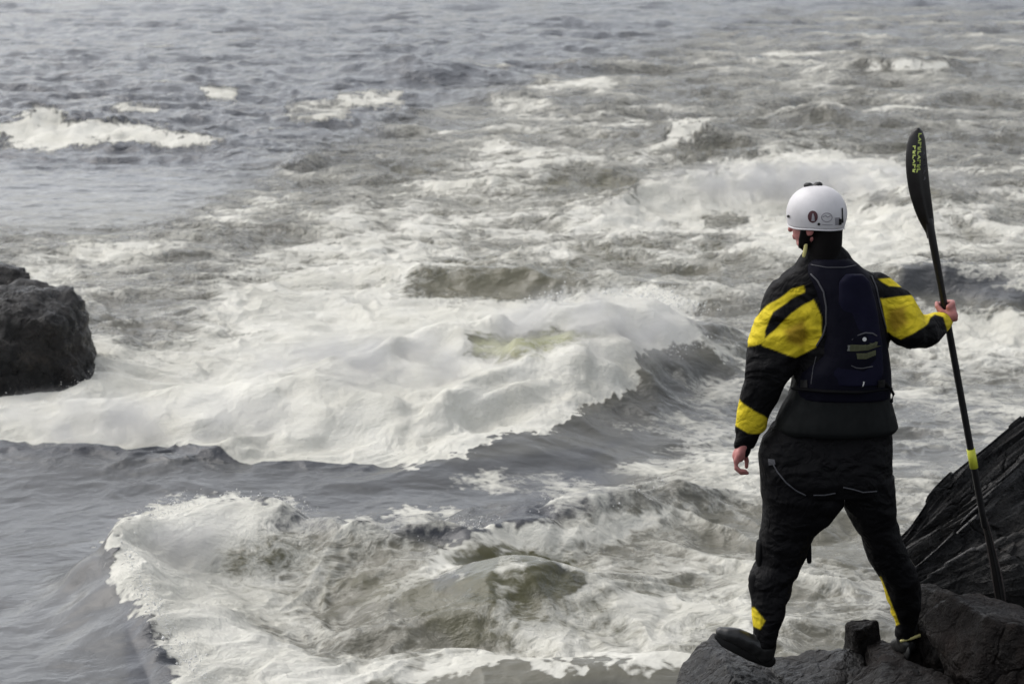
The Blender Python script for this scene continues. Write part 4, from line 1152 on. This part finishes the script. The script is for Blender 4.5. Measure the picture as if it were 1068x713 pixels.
for k in range(6):
    t = k / 5; decal('letter', glyph(953.4 - .1 * t, 154 + 24 * t, 3.3, 4.2, k + 2), ubv, LETTER, bl, .0016, rings=1)
for k in range(5):
    t = k / 4; decal('letter', glyph(963.6 + .8 * t, 160 + 26 * t, 2.4, 3.6, k + 1), ubv, GREYP, bl, .0016, rings=1)
# far end of the paddle: the blade is feathered and seen nearly edge on
lb = [(1024.5, 1029, 540), (1026, 1031.5, 550), (1028.5, 1035, 562), (1031, 1038.5, 576), (1033.4, 1042, 590), (1035.5, 1045, 604), (1037.5, 1047.4, 617), (1039.8, 1048.5, 627), (1042, 1046, 634)]
yl_ = lambda v: 9.187 + (v - 540) * .0003
lbm = blade(lb, yl_, 'blade', .02).mesh('blade')
bl2 = put('blade', lbm, BLADE2, paddle, 'lower blade seen nearly edge on, with pale scuffed edges')
for side in (0, 1):
    s = Shape(); s.limb([(V(r_[side], r_[2], yl_(r_[2]) + .014), .0030) for r_ in lb[:-1]], n=8); put('blade_edge', s.mesh('blade_edge'), EDGE, bl2)
# ================================================================== SPRAY thrown up by the breaking waves
rs = np.random.RandomState(3)
def spray_line(pts, n, up, spread, out):
    """pts (u, v, h): droplets above and around a breaking crest"""
    P = np.array([(*ground_pt(u, v, h), h) for u, v, h in pts])
    k = rs.randint(0, len(P) - 1, n); t = rs.rand(n)[:, None]
    p = P[k] * (1 - t) + P[k + 1] * t
    # thrown in bursts
    burst = 0.5 + 0.5 * np.sin(p[:, 0] * 23 + 3 * np.sin(p[:, 1] * 17))
    p = p + rs.randn(n, 3) * np.array([spread, spread, spread * 0.35])
    p[:, 2] += up * rs.rand(n) ** 2.2 * (0.4 + burst)
    r = out * rs.lognormal(0, 0.45, n)
    return p, r
PR = [spray_line([(215, 712, .12), (180, 668, .2), (150, 615, .26), (132, 575, .3), (146, 545, .3), (190, 528, .34), (260, 524, .34), (320, 534, .28)], 1800, .07, .035, .0021),
      spray_line([(445, 584, .12), (470, 565, .15), (500, 548, .2), (560, 546, .16), (640, 532, .2), (700, 520, .12)], 900, .10, .05, .0024),
      spray_line([(0, 428, .2), (60, 420, .2), (100, 405, .15), (120, 375, .15)], 500, .12, .06, .0017),
      spray_line([(560, 318, .62), (620, 312, .64), (690, 310, .6), (735, 325, .5)], 700, .10, .07, .0034),
      spray_line([(735, 352, .36), (700, 366, .34), (672, 392, .15), (640, 420, .12)], 350, .06, .06, .003)]
pp = np.vstack([a for a, b_ in PR]); rr_ = np.concatenate([b_ for a, b_ in PR])
octa = np.array([[1, 0, 0], [-1, 0, 0], [0, 1, 0], [0, -1, 0], [0, 0, 1.2], [0, 0, -1.2]], float)
of = np.array([[0, 2, 4], [2, 1, 4], [1, 3, 4], [3, 0, 4], [2, 0, 5], [1, 2, 5], [3, 1, 5], [0, 3, 5]])
vv = (pp[:, None, :] + rr_[:, None, None] * octa[None] * (1 + 0.5 * rs.rand(len(pp), 1, 3))).reshape(-1, 3)
ff = (of[None] + 6 * np.arange(len(pp))[:, None, None]).reshape(-1, 3)
m, nt, b = new_mat('white_spray')
b.inputs['Base Color'].default_value = (0.68, 0.68, 0.66, 1); b.inputs['Roughness'].default_value = 0.4
sp_o = link('spray', mesh_np('spray', vv, ff), m)
tag(sp_o, 'fine white droplets thrown up along the breaking crests', 'spray', kind='stuff')

# fine mist hanging over the breaking water
m = bpy.data.materials.new('fine_mist'); m.use_nodes = True; nt = m.node_tree; nt.nodes.clear()
out = nt.nodes.new('ShaderNodeOutputMaterial'); pv = nt.nodes.new('ShaderNodeVolumePrincipled')
pv.inputs['Color'].default_value = (1, 1, 1, 1); pv.inputs['Anisotropy'].default_value = 0.3
co = objco(nt)
ln = nt.nodes.new('ShaderNodeVectorMath'); ln.operation = 'LENGTH'; nt.links.new(co, ln.inputs[0])
fall = map_range(nt, ln.outputs['Value'], 1.0, 0.2)
geo = nt.nodes.new('ShaderNodeNewGeometry')
nz = noise(nt, geo.outputs['Position'], 2.6, 4.0, 0.6, 0.3)
dn_ = math_node(nt, 'MULTIPLY', fall, map_range(nt, nz, 0.42, 0.68))
nt.links.new(math_node(nt, 'MULTIPLY', dn_, 3.6), pv.inputs['Density'])
nt.links.new(pv.outputs[0], out.inputs['Volume'])
s = Shape(); s.ell((0, 0, 0), 1, 1, 1, None, 24); ball = s.mesh('mist'); ball.materials.append(m)
for (u_, v_, z_, sx, sy, sz, rz) in ((400, 385, .42, 1.5, .9, .36, 8), (620, 340, .62, 1.1, .9, .40, 6), (150, 440, .25, 1.6, .6, .30, 0), (850, 190, .36, 2.6, 1.6, .30, 0), (185, 560, .3, .55, .5, .26, 0)):
    x_, y_ = ground_pt(u_, v_, z_)
    o = link('mist', ball); o.location = (x_, y_, z_); o.scale = (sx, sy, sz); o.rotation_euler.z = R(rz)
    tag(o, kind='stuff'); o['label'] = 'fine white mist hanging over the breaking water'
